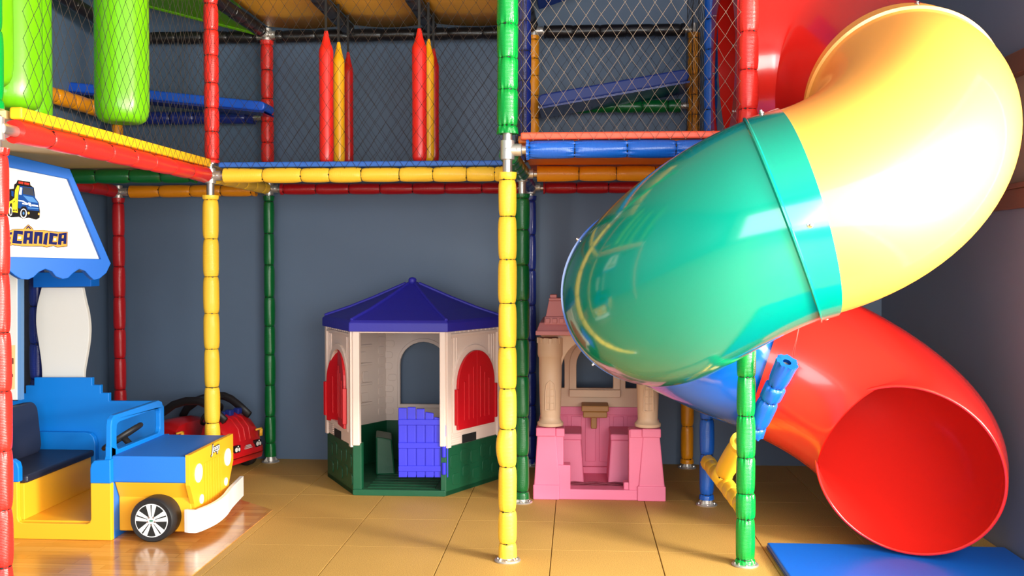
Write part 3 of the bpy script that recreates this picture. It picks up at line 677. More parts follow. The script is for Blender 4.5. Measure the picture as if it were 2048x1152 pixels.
# back walls
a, U, Nn, m = wallp(3, arch(CR/2, .32, .40, .665, rz=.155))
m.plate(arch(CR/2, .36, .375, .665, rz=.18), a-Nn*.028, U, Z, .01, [arch(CR/2, .32, .40, .665, rz=.155)])
rnd = random.Random(5)
for k in range(16):
    u = .02+rnd.random()*.04 if k % 2 else CR-.09+rnd.random()*.03; z = .33+.038*k
    m.plate(rrect(u, z, u+.06, z+.045, .018), a-Nn*.03, U, Z, .006)
m.build('wall_panel', cream, ct, bevel=.004)
for i in (2, 4):
    a, U, Nn, m = wallp(i)
    for k in range(9):
        for u in (.03, CR-.11):
            m.plate(rrect(u+rnd.random()*.02, .33+.068*k, u+.07, .385+.068*k, .018), a-Nn*.03, U, Z, .006)
    for z in (.42, .55, .68, .80):
        m.plate(rrect(.17, z, .38, z+.016, .005), a-Nn*.034, U, Z, .014)
    for u, z, w, h in ((.2, .57, .06, .07), (.29, .57, .05, .05), (.2, .44, .07, .06), (.3, .44, .05, .08), (.22, .70, .11, .07)):
        m.plate(rrect(u, z, u+w, z+h, .015), a-Nn*.032, U, Z, .01)
    m.build('wall_panel', cream, ct, bevel=.003)
# roof
m = MB(); RV = [Vector((CX+(CR+.03)*math.cos(math.radians(t)), CY+(CR+.03)*math.sin(math.radians(t)), 0)) for t in (-120, -60, 0, 60, 120, 180)]
vs = []
lv = [(1.0, .955), (1.0, 1.005), (.97, 1.02), (.7, 1.072), (.42, 1.135), (.2, 1.19), (.07, 1.222)]
for k, z in lv:
    for v in RV: vs.append(Vector((CX, CY, 0))+(v-Vector((CX, CY, 0)))*k+Z*z)
fs = [(i*6+j, i*6+(j+1) % 6, (i+1)*6+(j+1) % 6, (i+1)*6+j) for i in range(len(lv)-1) for j in range(6)]
fs.append(tuple((len(lv)-1)*6+j for j in range(6)))
fs.append(tuple(range(6))[::-1])
m.add(vs, fs)
for j in range(6):
    m.tube([vs[6*i+j] + Vector((0,0,.002)) for i in range(2, 7)], .011, 8)
o_roof = m.build('roof', cblue, ct, bevel=.008)
rfo = o_roof; MB().lathe([(.045, 1.2), (.042, 1.215), (.03, 1.225), (.024, 1.238), (.026, 1.247), (.018, 1.258), (.004, 1.262)], (CX, CY, 0), seg=24).build('finial', cblue, rfo, smooth=True, auto=60)
# half door, swung a little open
dr = MB(); DU = Vector((1, .06, 0)).normalized(); DO = atY(797, 955, 5.60); DW = .27
tops = [.405, .41, .40, .382, .352]
for k in range(5):
    u = k*DW/5*.96; dr.plate([(u, .0), (u+DW/5*.90, .0), (u+DW/5*.90, tops[k]-.008*(k > 2)), (u, tops[k])], DO, DU, Z, .018)
DN = DU.cross(Z)
dr.plate([(0, .01), (DW*.95, .01), (DW*.95, .34), (0, .34)], DO-DN*.006, DU, Z, .012)
for z in (.035, .17, .305): dr.plate(rrect(.0, z, DW*.94, z+.035, .006), DO+DN*.008, DU, Z, .012)
dr.plate([(DW*.97, .0), (DW*1.07, .0), (DW*1.07, .33), (DW*.97, .33)], DO+DN*.004, DU, Z, .025)
for z in (.02, .12, .24): dr.lathe([(.014, z), (.014, z+.07)], DO+DU*DW*.98+DN*.01, (0,0,1), 12)
dr.build('door', cdoor, ct, bevel=.004)

# ------------------------------------------------------------------ pink castle
pink = mat('castle_pink', (232, 118, 152), .5, bump=(40, .2)); pinkd = mat('castle_dusty_pink', (206, 132, 136), .55, bump=(60, .3)); cst = mat('castle_cream', (212, 178, 148), .5, bump=(50, .25)); tan = mat('castle_tan', (160, 112, 56), .5)
ca = thing('toy_castle', 'pink plastic play castle with cream columns under the green slide elbow', 'playhouse', (.127, 5.8, 0))
YF = 5.56
def cx(px, py=900, Y=YF): return atY(px, py, Y).x
def cz(py, Y=YF, px=1200): return atY(px, py, Y).z
m = MB()
xl0, xl1 = cx(1066), cx(1332)
m.box((xl0, YF, 0), (cx(1119), YF+.14, .085)); m.box((cx(1275), YF, 0), (xl1, YF+.14, .085)); m.box((cx(1119)-.005, YF+.012, 0), (cx(1275)+.005, YF+.12, .06))
m.box((xl0, YF+.13, 0), (cx(1119)-.02, 6.2, .085)); m.box((cx(1280), YF+.13, 0), (xl1, 6.2, .085))
m.box((xl0+.04, YF+.1, 0), (xl1-.04, 6.22, .03))
def tap(mb, x0, x1, X0, X1, z0, z1, ya, yb, Ya, Yb):
    mb.add([(x0, ya, z0), (x1, ya, z0), (x1, yb, z0), (x0, yb, z0), (X0, Ya, z1), (X1, Ya, z1), (X1, Yb, z1), (X0, Yb, z1)], [(0,3,2,1),(4,5,6,7),(0,1,5,4),(1,2,6,5),(2,3,7,6),(3,0,4,7)])
zc = cz(857)
tap(m, cx(1068), cx(1120), cx(1074), cx(1112), .08, zc-.045, YF+.005, YF+.14, YF+.015, YF+.13); m.box((cx(1072), YF, zc-.05), (cx(1111), YF+.135, zc))
tap(m, cx(1278), cx(1330), cx(1286), cx(1320), .08, zc-.045, YF+.005, YF+.14, YF+.015, YF+.13); m.box((cx(1284), YF, zc-.05), (cx(1322), YF+.135, zc))
m.box((cx(1092), YF+.013, .05), (cx(1141), YF+.105, cz(932))); m.box((cx(1100), YF+.02, .1), (cx(1127), YF+.11, zc-.01)); m.box((cx(1258), YF+.02, .05), (cx(1300), YF+.11, zc-.008)); m.box((cx(1111), YF+.015, zc-.055), (cx(1129), YF+.12, zc-.005)); m.box((cx(1260), YF+.015, zc-.055), (cx(1286), YF+.12, zc-.005))
m.box((cx(1248), YF+.03, .05), (cx(1262), YF+.1, .1))
m.build('base', pink, ca, bevel=.006)
# back and side walls (pink), pleats, seats
YBk = 6.2
m = MB(); bl, br_ = cx(1098, 900, YBk)-.05, cx(1290, 900, YBk)+.06; zt = cz(812, YBk)
m.box((bl, YBk-.03, .03), (br_, YBk, zt))
for k in range(8): u = bl+.05+(br_-bl-.1)*k/7; m.box((u-.035, YBk-.036, .1), (u+.03, YBk-.03, zt-.06))
m.box((bl, YBk-.045, zt-.05), (br_, YBk-.03, zt)); m.box((bl, YBk-.06, .03), (br_, YBk-.03, .07))
m.box((xl0+.03, YF+.12, .05), (xl0+.06, YBk, zt)); m.box((xl1-.06, YF+.12, .05), (xl1-.03, YBk, zt))
m.build('back_wall', pink, ca, bevel=.005)
for s_, (p0, p1, P0, P1) in enumerate(((1124, 1168, 1124, 1162), (1216, 1262, 1222, 1262))):
    m = MB(); tap(m, cx(p0, 900, 5.85), cx(p1, 900, 5.85), cx(P0, 900, 5.85), cx(P1, 900, 5.85), .03, cz(880, 5.85), 5.85, 6.15, 5.87, 6.15)
    m.box((cx(P0, 900, 5.85)-.003, 5.86, cz(882, 5.85)), (cx(P1, 900, 5.85)+.004, 6.15, cz(869, 5.85)))
    m.build('seat', pink, ca, bevel=.008)
m = MB(); m.box((cx(1163, 830, 6.05), 6.0, cz(824, 6.0)), (cx(1217, 830, 6.05), 6.17, cz(812, 6.0))); m.box((cx(1166, 830, 6.05), 6.0, cz(836, 6.0)), (cx(1214, 830, 6.05), 6.02, cz(824, 6.0))); m.box((cx(1184), 6.05, cz(858, 6.05)), (cx(1197), 6.17, cz(834, 6.05))); m.build('shelf', tan, ca, bevel=.006)
m = MB(); fx0, fx1 = cx(1138, 960, 5.8), cx(1262, 960, 5.8)
m.box((fx0-.03, YF+.11, .03), (fx1+.03, 5.86, .036))
for k in range(5):
    y = YF+.14+k*.035; m.tube([(fx0+(fx1-fx0)*i/12, y+.012*math.sin(i*PI/2+k*PI), .04) for i in range(13)], .005, 6)
m.build('floor_panel', mat('castle_floor_mauve', (150, 66, 84), .5), ca, bevel=.002)
# columns
def column(c0, name='column'):
    prof = [(.052, zc), (.074, zc+.006), (.075, zc+.022), (.066, zc+.03), (.057, zc+.045), (.058, zc+.06), (.0615, zc+.15), (.066, zc+.3), (.066, cz(718)), (.07, cz(716)), (.0735, cz(712)), (.0735, cz(678)), (.0, cz(678))]
    c = (c0, YF+.068, 0); m = MB().lathe(prof, c, seg=40)
    for k in range(10):
        a = 2*PI*k/10; M = Matrix.Translation(Vector((c[0], c[1], 0))) @ Matrix.Rotation(a, 4, 'Z')
        m.box((.068, -.013, cz(688)), (.077, .013, cz(677)), M=M)
    # moulded gothic window
    z0, z1 = zc+.1, zc+.27; R = .0635
    def on(t, z): return (c[0]+R*math.sin(t), c[1]-R*math.cos(t), z)
    m.tube([on(-.42, z0), on(-.42, z1-.07), on(-.3, z1-.02), on(0, z1), on(.3, z1-.02), on(.42, z1-.07), on(.42, z0), on(-.42, z0)], .005, 6)
    m.tube([on(0, z0), on(0, z1)], .003, 6)
    for z in (z0+.04, z0+.08, z0+.12): m.tube([on(-.42, z), on(0, z), on(.42, z)], .0028, 6)
    m.build('column', cst, ca, smooth=True, auto=45)
column(cx(1100)); column(cx(1297))
m = MB(); zt2 = cz(672)
bx0, bx1 = cx(1112, 700, YBk-.02), cx(1285, 700, YBk-.02)+.05
wx0, wx1 = cx(1153, 700, YBk), cx(1226, 700, YBk); cxw = (wx0+wx1)/2
m.plate([(bl, zt-.01), (br_, zt-.01), (br_, zt2), (bl, zt2)], (0, YBk-.03, 0), (1, 0, 0), Z, .03, [arch(cxw, wx1-wx0, cz(775, YBk), cz(730, YBk), rz=.13), arch(cx(1118, 700, YBk), .07, cz(775, YBk), cz(728, YBk), rz=.08), arch(cx(1262, 700, YBk), .07, cz(775, YBk), cz(728, YBk), rz=.08)])
m.plate(arch(cxw, wx1-wx0+.09, cz(782, YBk), cz(728, YBk), rz=.165), (0, YBk-.045, 0), (1, 0, 0), Z, .02, [arch(cxw, wx1-wx0, cz(775, YBk), cz(730, YBk), rz=.13)])
m.box((cxw-.16, YBk-.07, cz(792, YBk)), (cxw+.16, YBk-.03, cz(777, YBk)))
m.build('upper_wall', cst, ca, bevel=.005)
# front arch between the columns, side rails
m = MB()
ax0, ax1 = cx(1122), cx(1276); acx = (ax0+ax1)/2; aw = (ax1-ax0)
m.plate([(ax0-.02, cz(745)), (ax0-.0, cz(745))] + [(acx-(aw/2)*math.cos(PI*k/20), cz(745)+.2*math.sin(PI*k/20)) for k in range(1, 20)] + [(ax1, cz(745)), (ax1+.02, cz(745)), (ax1+.02, zt2), (ax0-.02, zt2)], (0, YF+.05, 0), (1, 0, 0), Z, .03)
m.build('front_arch', cst, ca, bevel=.005)
# roof slab with stepped stone tower over the left column, low roof across
m = MB(); rz0 = cz(671)
m.box((cx(1071), YF-.01, rz0), (cx(1325), 6.22, rz0+.025)); tap(m, cx(1073), cx(1323), cx(1079), cx(1317), rz0+.02, rz0+.07, YF, 6.21, YF+.03, 6.19)
for u0, u1 in ((1088, 1150), (1244, 1306)):
    za = rz0+.06
    tap(m, cx(u0), cx(u1), cx(u0+1), cx(u1-1), za, za+.045, YF+.01, YF+.2, YF+.015, YF+.19); tap(m, cx(u0+3), cx(u1-3), cx(u0+9), cx(u1-9), za+.045, za+.135, YF+.02, YF+.19, YF+.035, YF+.16); m.box((cx(u0+9), YF+.035, za+.135), (cx(u1-9), YF+.16, za+.15)); m.box((cx(u0+11), YF+.04, za+.15), (cx(u0+25), YF+.15, za+.17)); m.box((cx(u1-24), YF+.04, za+.15), (cx(u1-11), YF+.15, za+.17))
    for k in range(4): m.box((cx(u0+2+k*14), YF+.004, za+.008), (cx(u0+12+k*14), YF+.02, za+.036))
m.build('roof', pinkd, ca, bevel=.004)

# ------------------------------------------------------------------ wood floor panel with the toy jeep
def wood_mat():
    m = bpy.data.materials.new('plank_laminate'); m.use_nodes = True; nt = m.node_tree; N = nt.nodes; L = nt.links
    b = N['Principled BSDF']; b.inputs['Roughness'].default_value = .2; b.inputs['Coat Weight'].default_value = .4; b.inputs['Coat Roughness'].default_value = .15
    tc = N.new('ShaderNodeTexCoord'); br = N.new('ShaderNodeTexBrick'); br.inputs['Scale'].default_value = 1; br.offset = .37
    br.inputs['Brick Width'].default_value = .42; br.inputs['Row Height'].default_value = .062; br.inputs['Mortar Size'].default_value = .0006
    br.inputs['Color1'].default_value = rgb((190, 126, 62)); br.inputs['Color2'].default_value = rgb((216, 158, 88)); br.inputs['Mortar'].default_value = rgb((120, 74, 34)); L.new(tc.outputs['Object'], br.inputs['Vector'])
    mp = N.new('ShaderNodeMapping'); mp.inputs['Scale'].default_value = (2.2, 34, 1); L.new(tc.outputs['Object'], mp.inputs['Vector'])
    n = N.new('ShaderNodeTexNoise'); n.inputs['Scale'].default_value = 1.6; n.inputs['Detail'].default_value = 6; n.inputs['Distortion'].default_value = .6; L.new(mp.outputs[0], n.inputs['Vector'])
    mr = N.new('ShaderNodeMapRange'); mr.inputs['To Min'].default_value = .55; mr.inputs['To Max'].default_value = 1.25; L.new(n.outputs['Fac'], mr.inputs['Value'])
    mx = N.new('ShaderNodeMix'); mx.data_type = 'RGBA'; mx.blend_type = 'MULTIPLY'; mx.inputs['Factor'].default_value = 1; L.new(br.outputs['Color'], mx.inputs['A']); L.new(mr.outputs[0], mx.inputs['B']); L.new(mx.outputs['Result'], b.inputs['Base Color']); return m
tag(MB().plate([(-3.2, 1.2), (-1.66, 1.2), (-1.66, 5.22), (-1.92, 5.44), (-3.2, 5.44)], (0, 0, .004), (1, 0, 0), (0, 1, 0), .004).build('wood_floor_panel', wood_mat()),
    'wood plank floor panel under the toy jeep, with one corner cut', 'floor panel')

jy = mat('jeep_yellow_board', (250, 178, 36), .42, bump=(120, .1)); jb = mat('jeep_blue_board', (0, 120, 212), .42, bump=(160, .12)); jbv = mat('jeep_hood_blue', (30, 112, 206), .5, bump=(260, .4)); jw = mat('jeep_white_board', (240, 240, 238), .3)
jd = mat('jeep_seat_vinyl', (34, 36, 52), .45, bump=(220, .3)); rub = mat('tyre_rubber', (26, 26, 28), .55, bump=(80, .3))
jp = thing('toy_jeep', 'yellow and blue wooden play jeep with white bumper on the wood panel', 'toy car', (-2.4, 4.95, 0))
YS_ = 4.585
def sx(px, Y=YS_): return atY(px, 900, Y).x
def sz(py, Y=YS_, px=150): return atY(px, py, Y).z
xA, xB = -2.86, sx(221)
zcut, zy = sz(1048), sz(966)
x1, x2 = sx(33), sx(180); rr = .025
side_p = [(xA, .004), (xB, .004), (xB, zy), (x2, zy), (x2, zcut+rr), (x2-.007, zcut+.007), (x2-rr, zcut), (x1+rr, zcut), (x1+.007, zcut+.007), (x1, zcut+rr), (x1, zy), (xA, zy)]
m = MB(); m.plate(side_p, (0, YS_, 0), (1, 0, 0), Z, .03)
m.build('side_panel', jy, jp, bevel=.004)
m = MB(); m.plate([(xA, zy), (x1+.012, zy), (x1+.012, sz(938)), (x1+.004, sz(927)), (x1-.02, sz(921)), (xA, sz(921))], (0, YS_-.004, 0), (1, 0, 0), Z, .036)
m.build('side_cap', jb, jp, bevel=.005)
m = MB(); m.plate([(x2, zy), (xB, zy), (xB, sz(918)), (x2+.02, sz(921)), (x2+.005, sz(928)), (x2, sz(938))], (0, YS_-.004, 0), (1, 0, 0), Z, .036)
m.build('side_cap', jb, jp, bevel=.005)
# tub floor, bulkhead, seat
YR = 5.3
m = MB(); m.box((xA, YS_+.03, .03), (xB-.01, YR, .09)); m.box((-2.735, YS_+.03, .09), (-2.71, YR-.02, .27)); m.box((-3.02, YS_+.03, .004), (-3.0, YR, .27)); m.build('tub', jy, jp, bevel=.003)
m = MB(); m.box((xB-.035, YS_+.03, .06), (xB-.012, YR, .40)); m.build('bulkhead', jb, jp, bevel=.003)
m = MB(); m.plate([(-2.40, .09), (-2.285, .09), (-2.285, .3), (-2.34, .3)], (0, 4.98, 0), (1, 0, 0), Z, .28); m.build('pedal_box', jd, jp, bevel=.005)
m = MB(); m.box((-3.02, YS_+.035, .27), (-2.695, YR-.01, .308)); m.build('seat_cushion', jd, jp, bevel=.012, bseg=3)
m = MB(); bk = rrect(0, 0, YR-YS_-.12, .29, .06, 5); m.plate(bk, (-2.965, YS_+.06, .30), (0, 1, 0), (-.10, 0, 1), .06); m.build('seat_back', jd, jp, bevel=.012, bseg=3)
# far side panel: stepped back
YFr = 5.33
def fp2(px, py): p = atY(px, py, YFr); return (p.x, p.z)
stp = [fp2(*p) for p in ((-12, 802), (35, 802), (35, 787), (51, 787), (51, 771), (68, 771), (68, 755), (184, 755), (184, 770), (201, 770), (201, 786), (218, 786), (218, 802), (307, 802), (318, 806), (324, 815))]
pts = [(stp[0][0], .02)] + stp + [(stp[-1][0], .02)]
MB().plate(pts, (0, YFr, 0), (1, 0, 0), Z, .03).build('stepped_side', jb, jp, bevel=.004)
m = MB(); xi = atY(190, 865, 5.29).x; zi = atY(100, 864, 5.29).z
m.plate([(-3.1, .03), (xi, .03), (xi, zi-.06), (xi-.01, zi-.025), (xi-.03, zi-.006), (xi-.06, zi), (-3.1, zi)], (0, 5.29, 0), (1, 0, 0), Z, .035); m.build('inner_side_panel', jb, jp, bevel=.004)
# front body
XF = -1.875; ZH = .412; YN0, YN1 = 4.615, 5.215; XBk = -2.272
m = MB(); zhs = .282
m.box((XBk, YN0, zhs), (XF-.015, YN1, ZH)); m.build('hood', jbv, jp, bevel=.008, bseg=3)
m = MB(); m.plate([(4.668, .03), (5.14, .03), (5.14, .2), (YN1-.01, zhs), (YN0+.008, zhs), (4.668, .2)], (XBk+.015, 0, 0), (0, 1, 0), Z, -(XF-.03-XBk)); m.build('engine_body', jy, jp, bevel=.006)
m = MB(); m.box((XBk-.0, YS_+.03, .004), (XBk+.014, YR-.05, zhs+.01)); m.build('dash_panel', jbv, jp, bevel=.003)
# grille board (faces +x) with slots
go = [(YN0, ZH+.008), (YN0, zhs-.01), (4.668, .17), (4.69, .05), (5.13, .05), (5.15, .17), (YN1, zhs-.01), (YN1, ZH+.008)]
slots = [rrect(4.80+.036*k, .10, 4.80+.036*k+.013, .345, .006, 3) for k in range(7)]
m = MB(); m.plate(go[::-1], (XF, 0, 0), (0, 1, 0), Z, .022, slots); gr_o = m.build('grille', jy, jp, bevel=.003)
MB().plate([(4.77, .09), (5.07, .09), (5.07, .36), (4.77, .36)], (XF-.012, 0, 0), (0, 1, 0), Z, .008).build('grille_backing', jy, jp)
for (y, z, r1) in ((atX(397, 946, XF).y, atX(397, 946, XF).z, .047), (atX(455, 914, XF).y, atX(455, 914, XF).z, .047), (atX(403, 998, XF).y, atX(403, 998, XF).z, .024), (atX(451.5, 963, XF).y, atX(451.5, 963, XF).z, .022)):
    MB().plate(ell(y, z, r1, r1), (XF+.004, 0, 0), (0, 1, 0), Z, .006).build('headlight', jw, gr_o, bevel=.0015)
# script badge
def text_mesh(name, s, size, M, m, parent, ext=.001, off=0, bold=0):
    cu = bpy.data.curves.new(name, 'FONT'); cu.body = s; cu.size = size; cu.extrude = ext; cu.offset = off; cu.align_x = 'CENTER'; cu.align_y = 'CENTER'; cu.resolution_u = 3; cu.shear = bold
    to = bpy.data.objects.new(name+'_tmp', cu); me = bpy.data.meshes.new_from_object(to); bpy.data.objects.remove(to); bpy.data.curves.remove(cu)
    vs = [M @ v.co for v in me.vertices]; fs = [tuple(p.vertices) for p in me.polygons]
    return MB().add(vs, fs).build(name, m, parent)
pb = atX(430, 896, XF)
Mx = Matrix(((0, 0, 1, XF+.002), (1, 0, 0, pb.y), (0, 1, 0, pb.z), (0, 0, 0, 1)))
text_mesh('badge_outline', 'Jeep', .062, Mx, mat('badge_black', (14, 14, 16), .4), jp, off=.004, bold=.25)
text_mesh('badge_letters', 'Jeep', .062, Matrix.Translation((.002, 0, 0)) @ Mx, mat('badge_silver', (200, 204, 208), .3), jp, off=.0002, bold=.25)
# curved bumper
BP = [(-1.895, 4.592), (-1.86, 4.582), (-1.825, 4.60), (-1.795, 4.74), (-1.80, 4.90), (-1.83, 5.08), (-1.862, 5.34)]
m = MB(); vs = []; fs = []
bp = dens2 = []
for i in range(len(BP)-1):
    p0, p1, p2, p3 = BP[max(i-1, 0)], BP[i], BP[i+1], BP[min(i+2, len(BP)-1)]
    for k in range(6):
        t = k/6; bp.append(Vector([.5*((2*p1[a])+(-p0[a]+p2[a])*t+(2*p0[a]-5*p1[a]+4*p2[a]-p3[a])*t*t+(-p0[a]+3*p1[a]-3*p2[a]+p3[a])*t**3) for a in (0, 1)]))
bp.append(Vector(BP[-1])); n = len(bp)-1
for k, p in enumerate(bp):
    td = (bp[min(k+1, n)]-bp[max(k-1, 0)]).normalized(); nn = Vector((td.y, -td.x))
    for o_, z_ in ((0, .05), (0, .16), (-.02, .16), (-.02, .05)): q_ = p+nn*o_; vs.append((q_.x, q_.y, z_))
for k in range(n):
    for c in range(4): c2 = (c+1) % 4; fs.append((k*4+c, (k+1)*4+c, (k+1)*4+c2, k*4+c2))
fs += [(0, 1, 2, 3), (n*4+3, n*4+2, n*4+1, n*4)]
m.add(vs, fs).build('bumper', jw, jp, smooth=True, auto=40, bevel=.003)
# windshield frame
Xw = -2.262; out = [(YN0-.01, ZH-.03)] + [(YN0-.005, .56), (YN0+.005, .59), (YN0+.035, .607)] + [(YN1-.06, .607), (YN1-.02, .595), (YN1-.005, .565)] + [(YN1+.01, ZH-.03)]
hole = rrect(YN0+.05, ZH+.02, YN1-.045, .566, .03, 4)
MB().plate(out[::-1], (Xw, 0, 0), (0, 1, 0), Z, .03, [hole]).build('windshield_frame', jb, jp, bevel=.005)
MB().plate([(YS_, zhs), (YS_+.004, ZH-.02), (YN0-.012, ZH+.0), (YN0-.01, ZH+.05), (YN0+.04, ZH+.03), (YN0+.04, zhs)][::-1], (Xw, 0, 0), (0, 1, 0), Z, .03).build('windshield_foot', jb, jp, bevel=.004)
# steering wheel
cst_ = atX(266, 882, -2.33); qq = Vector((0,0,1)).rotation_difference(Vector((-.55, -.06, .83)).normalized())
MB().tube([Vector((-2.36, 4.93, .45))+qq @ Vector((.105*math.cos(2*PI*k/40), .105*math.sin(2*PI*k/40), 0)) for k in range(40)], .013, 10, closed=True).build('steering_wheel', rub, jp, smooth=True)
MB().tube([(-2.36, 4.93, .45), (-2.28, 4.93, .37)], .016, 12).tube([Vector((-2.36, 4.93, .45))+qq @ Vector((.1, 0, 0)), Vector((-2.36, 4.93, .45))-qq @ Vector((.1, 0, 0))], .008, 8).build('steering_column', rub, jp, smooth=True)
# wheel with printed rim
wc = Vector((-2.048, 4.572, .1105)); R_ = .1075
ty = MB().lathe([(.082, -.004), (.100, -.006), (R_, .004), (R_, .10), (.102, .115), (.0, .115)], wc, (0, 1, 0), 56, cap=False).lathe([(.0, -.0), (.083, -.002)], wc, (0, 1, 0), 56, cap=False).build('wheel', rub, jp, smooth=True, auto=40)
wd = mat('rim_white', (236, 238, 238), .3); wk = mat('rim_dark', (30, 34, 34), .35)
rim = MB(); O = wc+Vector((0, -.0045, 0))
rim.plate(ell(0, 0, .081, .081, 48), O, (1, 0, 0), Z, .003, m=wd)
rim.plate(ell(0, 0, .077, .077, 48), O-Vector((0, .0008, 0)), (1, 0, 0), Z, .001, m=wk)
for k in range(5):
    a0 = PI/2+k*2*PI/5
    for sg in (-1, 1):
        a1 = a0+sg*.05; a2 = a0+sg*.34; d = lambda a, r: (r*math.cos(a), r*math.sin(a))
        pl = [d(a0+sg*.12, .012), d(a1, .077), d((a1+a2)/2, .0775), d(a2, .077), d(a0+sg*.6, .016)]
        rim.plate(pl if sg > 0 else pl[::-1], O-Vector((0, .0016, 0)), (1, 0, 0), Z, .001, m=wd)
rim.plate(ell(0, 0, .02, .02, 24), O-Vector((0, .0022, 0)), (1, 0, 0), Z, .001, m=wd)
for k in range(5): a = PI/2+k*2*PI/5+PI/5; rim.plate(ell(.019*math.cos(a), .019*math.sin(a), .005, .005, 12), O-Vector((0, .0035, 0)), (1, 0, 0), Z, .002, m=chrome)
rim.plate(rrect(-.009, -.005, .009, .005, .003), O-Vector((0, .003, 0)), (1, 0, 0), Z, .001, m=mat('rim_badge', (70, 130, 110), .4))
rim.build('rim', wd, ty)

# ------------------------------------------------------------------ workshop kiosk with sign
kb = mat('kiosk_blue_board', (0, 94, 190), .5, spec=.3, bump=(160, .1)); kw = mat('kiosk_white_board', (222, 220, 214), .7, spec=.3)
A_ = atY(222, 527, 5.0); B0 = atY(20, 527, 4.6); SU = Vector((A_.x-B0.x, A_.y-B0.y, 0)).normalized(); SN = SU.cross(Z)
SO = Vector((B0.x, B0.y, 0))
def sp(px, py, out=0):
    d = ray(px, py); o = Vector((0, 0, CH)); t = (SO+SN*out-o).dot(SN)/d.dot(SN); p = o+d*t-SO; return (p.dot(SU), p.z)
kk_ = thing('workshop_kiosk', 'white and blue workshop kiosk with tow truck sign, scalloped awning and wavy column', 'play kiosk', (-2.8, 5.35, 0))
outer = [sp(*p) for p in ((-70, 304), (5, 306), (140, 338), (222, 527), (213, 546), (200, 557), (188, 560), (180, 553), (170, 542), (159, 538), (147, 546), (137, 556), (125, 558), (112, 553), (104, 543), (91, 538), (78, 544), (68, 554), (57, 559), (42, 558), (30, 551), (18, 541), (4, 537), (-10, 545), (-25, 558), (-45, 558), (-62, 545), (-75, 538))]
hl = [sp(*p) for p in ((-55, 512), (202, 518), (137, 358), (18, 334), (-55, 318))]
MB().plate(outer[::-1], SO, SU, Z, .045, [hl]).build('sign_frame', kb, kk_, bevel=.003)
bo = [sp(-60, 514), sp(206, 520), sp(139, 355), sp(-60, 316)]
MB().plate(bo, SO-SN*.02, SU, Z, .02).build('sign_face', kw, kk_)
def zp(zx, zy, out): 
    return sp(zx/5.235, 340+zy/5.235, out)
def decal(mb, pts, out, m): mb.plate([zp(x, y, out) for x, y in pts], SO+SN*out, SU, Z, .0012, m=m)
D = {k: mat('print_'+k, c, .8, spec=.1) for k, c in dict(black=(24, 22, 24), yellow=(236, 196, 40), blue=(20, 62, 128), glass=(52, 56, 66), white=(236, 238, 240), light=(70, 120, 178), red=(170, 50, 34), orange=(240, 168, 70), navy=(22, 30, 84), orange2=(228, 150, 66)).items()}
b0 = -.0188
tr = MB()
decal(tr, [(85,200),(145,195),(150,150),(170,140),(185,105),(315,125),(320,160),(355,185),(370,290),(405,340),(418,430),(415,500),(380,520),(300,500),(240,510),(200,490),(120,495),(85,480),(70,400),(75,300)], b0, D['black'])
b1 = b0+.0006
decal(tr, [(183,160),(202,165),(190,260),(184,400),(186,448),(130,440),(125,345),(105,350),(92,465),(86,340),(130,312),(152,290),(158,210)], b1, D['yellow'])
decal(tr, [(205,165),(345,185),(360,275),(400,340),(408,430),(290,420),(270,380),(230,382),(215,405),(190,400),(192,260)], b1, D['blue'])
b2 = b1+.0006
decal(tr, [(240,175),(345,195),(356,272),(240,250)], b2, D['glass']); decal(tr, [(209,180),(232,185),(225,260),(199,255)], b2, D['white'])
decal(tr, [(240,265),(345,285),(385,330),(398,345),(300,330)], b2, D['light']); decal(tr, [(192,313),(240,320),(295,352),(290,362),(235,331),(192,325)], b2, D['white'])
decal(tr, [(232,345),(285,356),(290,366),(235,358)], b2, D['white'])
decal(tr, [(295,340),(322,345),(326,385),(300,370)], b2, D['white']); decal(tr, [(330,360),(398,370),(400,385),(330,376)], b2, D['white']); decal(tr, [(292,390),(404,400),(404,410),(292,402)], b2, D['light'])
decal(tr, [(195,118),(245,125),(243,150),(192,142)], b2, D['red']); decal(tr, [(255,128),(308,137),(306,160),(253,150)], b2, D['red'])
decal(tr, [(118,215),(145,225),(140,280),(120,270)], b2, D['blue'])
for c, rx, ry, kk2 in (((247, 455), 34, 50, 'white'), ((112, 432), 16, 48, 'white')): decal(tr, ell(c[0], c[1], rx, ry), b2, D[kk2])
b3 = b2+.0006
for c, rx, ry in (((247, 453), 24, 40), ((114, 432), 9, 38)): decal(tr, ell(c[0], c[1], rx, ry), b3, D['black'])
decal(tr, ell(300, 452, 11, 13), b3, D['orange']); decal(tr, ell(406, 460, 8, 12), b3, D['orange']); decal(tr, ell(247, 453, 9, 16), b3+.0006, D['light'])
for x in (140, 157, 174): decal(tr, [(x-5, 412), (x+4, 412), (x+4, 430), (x-5, 430)], b2, D['black'])
for x, y in ((155, 330), (170, 305), (140, 335)): decal(tr, ell(x, y, 4, 6, 10), b2, D['black'])
tr.build('tow_truck_picture', D['black'], kk_)
le = MB()
decal(le, [(-110,650),(-10,640),(90,640),(130,620),(245,616),(262,598),(297,568),(342,608),(352,630),(455,626),(512,638),(612,646),(710,646),(706,802),(600,812),(560,797),(490,812),(440,802),(360,802),(330,802),(225,800),(130,787),(95,802),(-110,800)], b0, D['black'])
decal(le, [(-104,654),(-6,645),(90,645),(132,625),(247,620),(266,602),(297,575),(337,612),(350,634),(453,631),(510,643),(610,651),(705,651),(701,797),(601,806),(561,791),(490,806),(440,796),(362,796),(332,797),(227,794),(132,781),(95,796),(-104,794)], b1, D['orange2'])
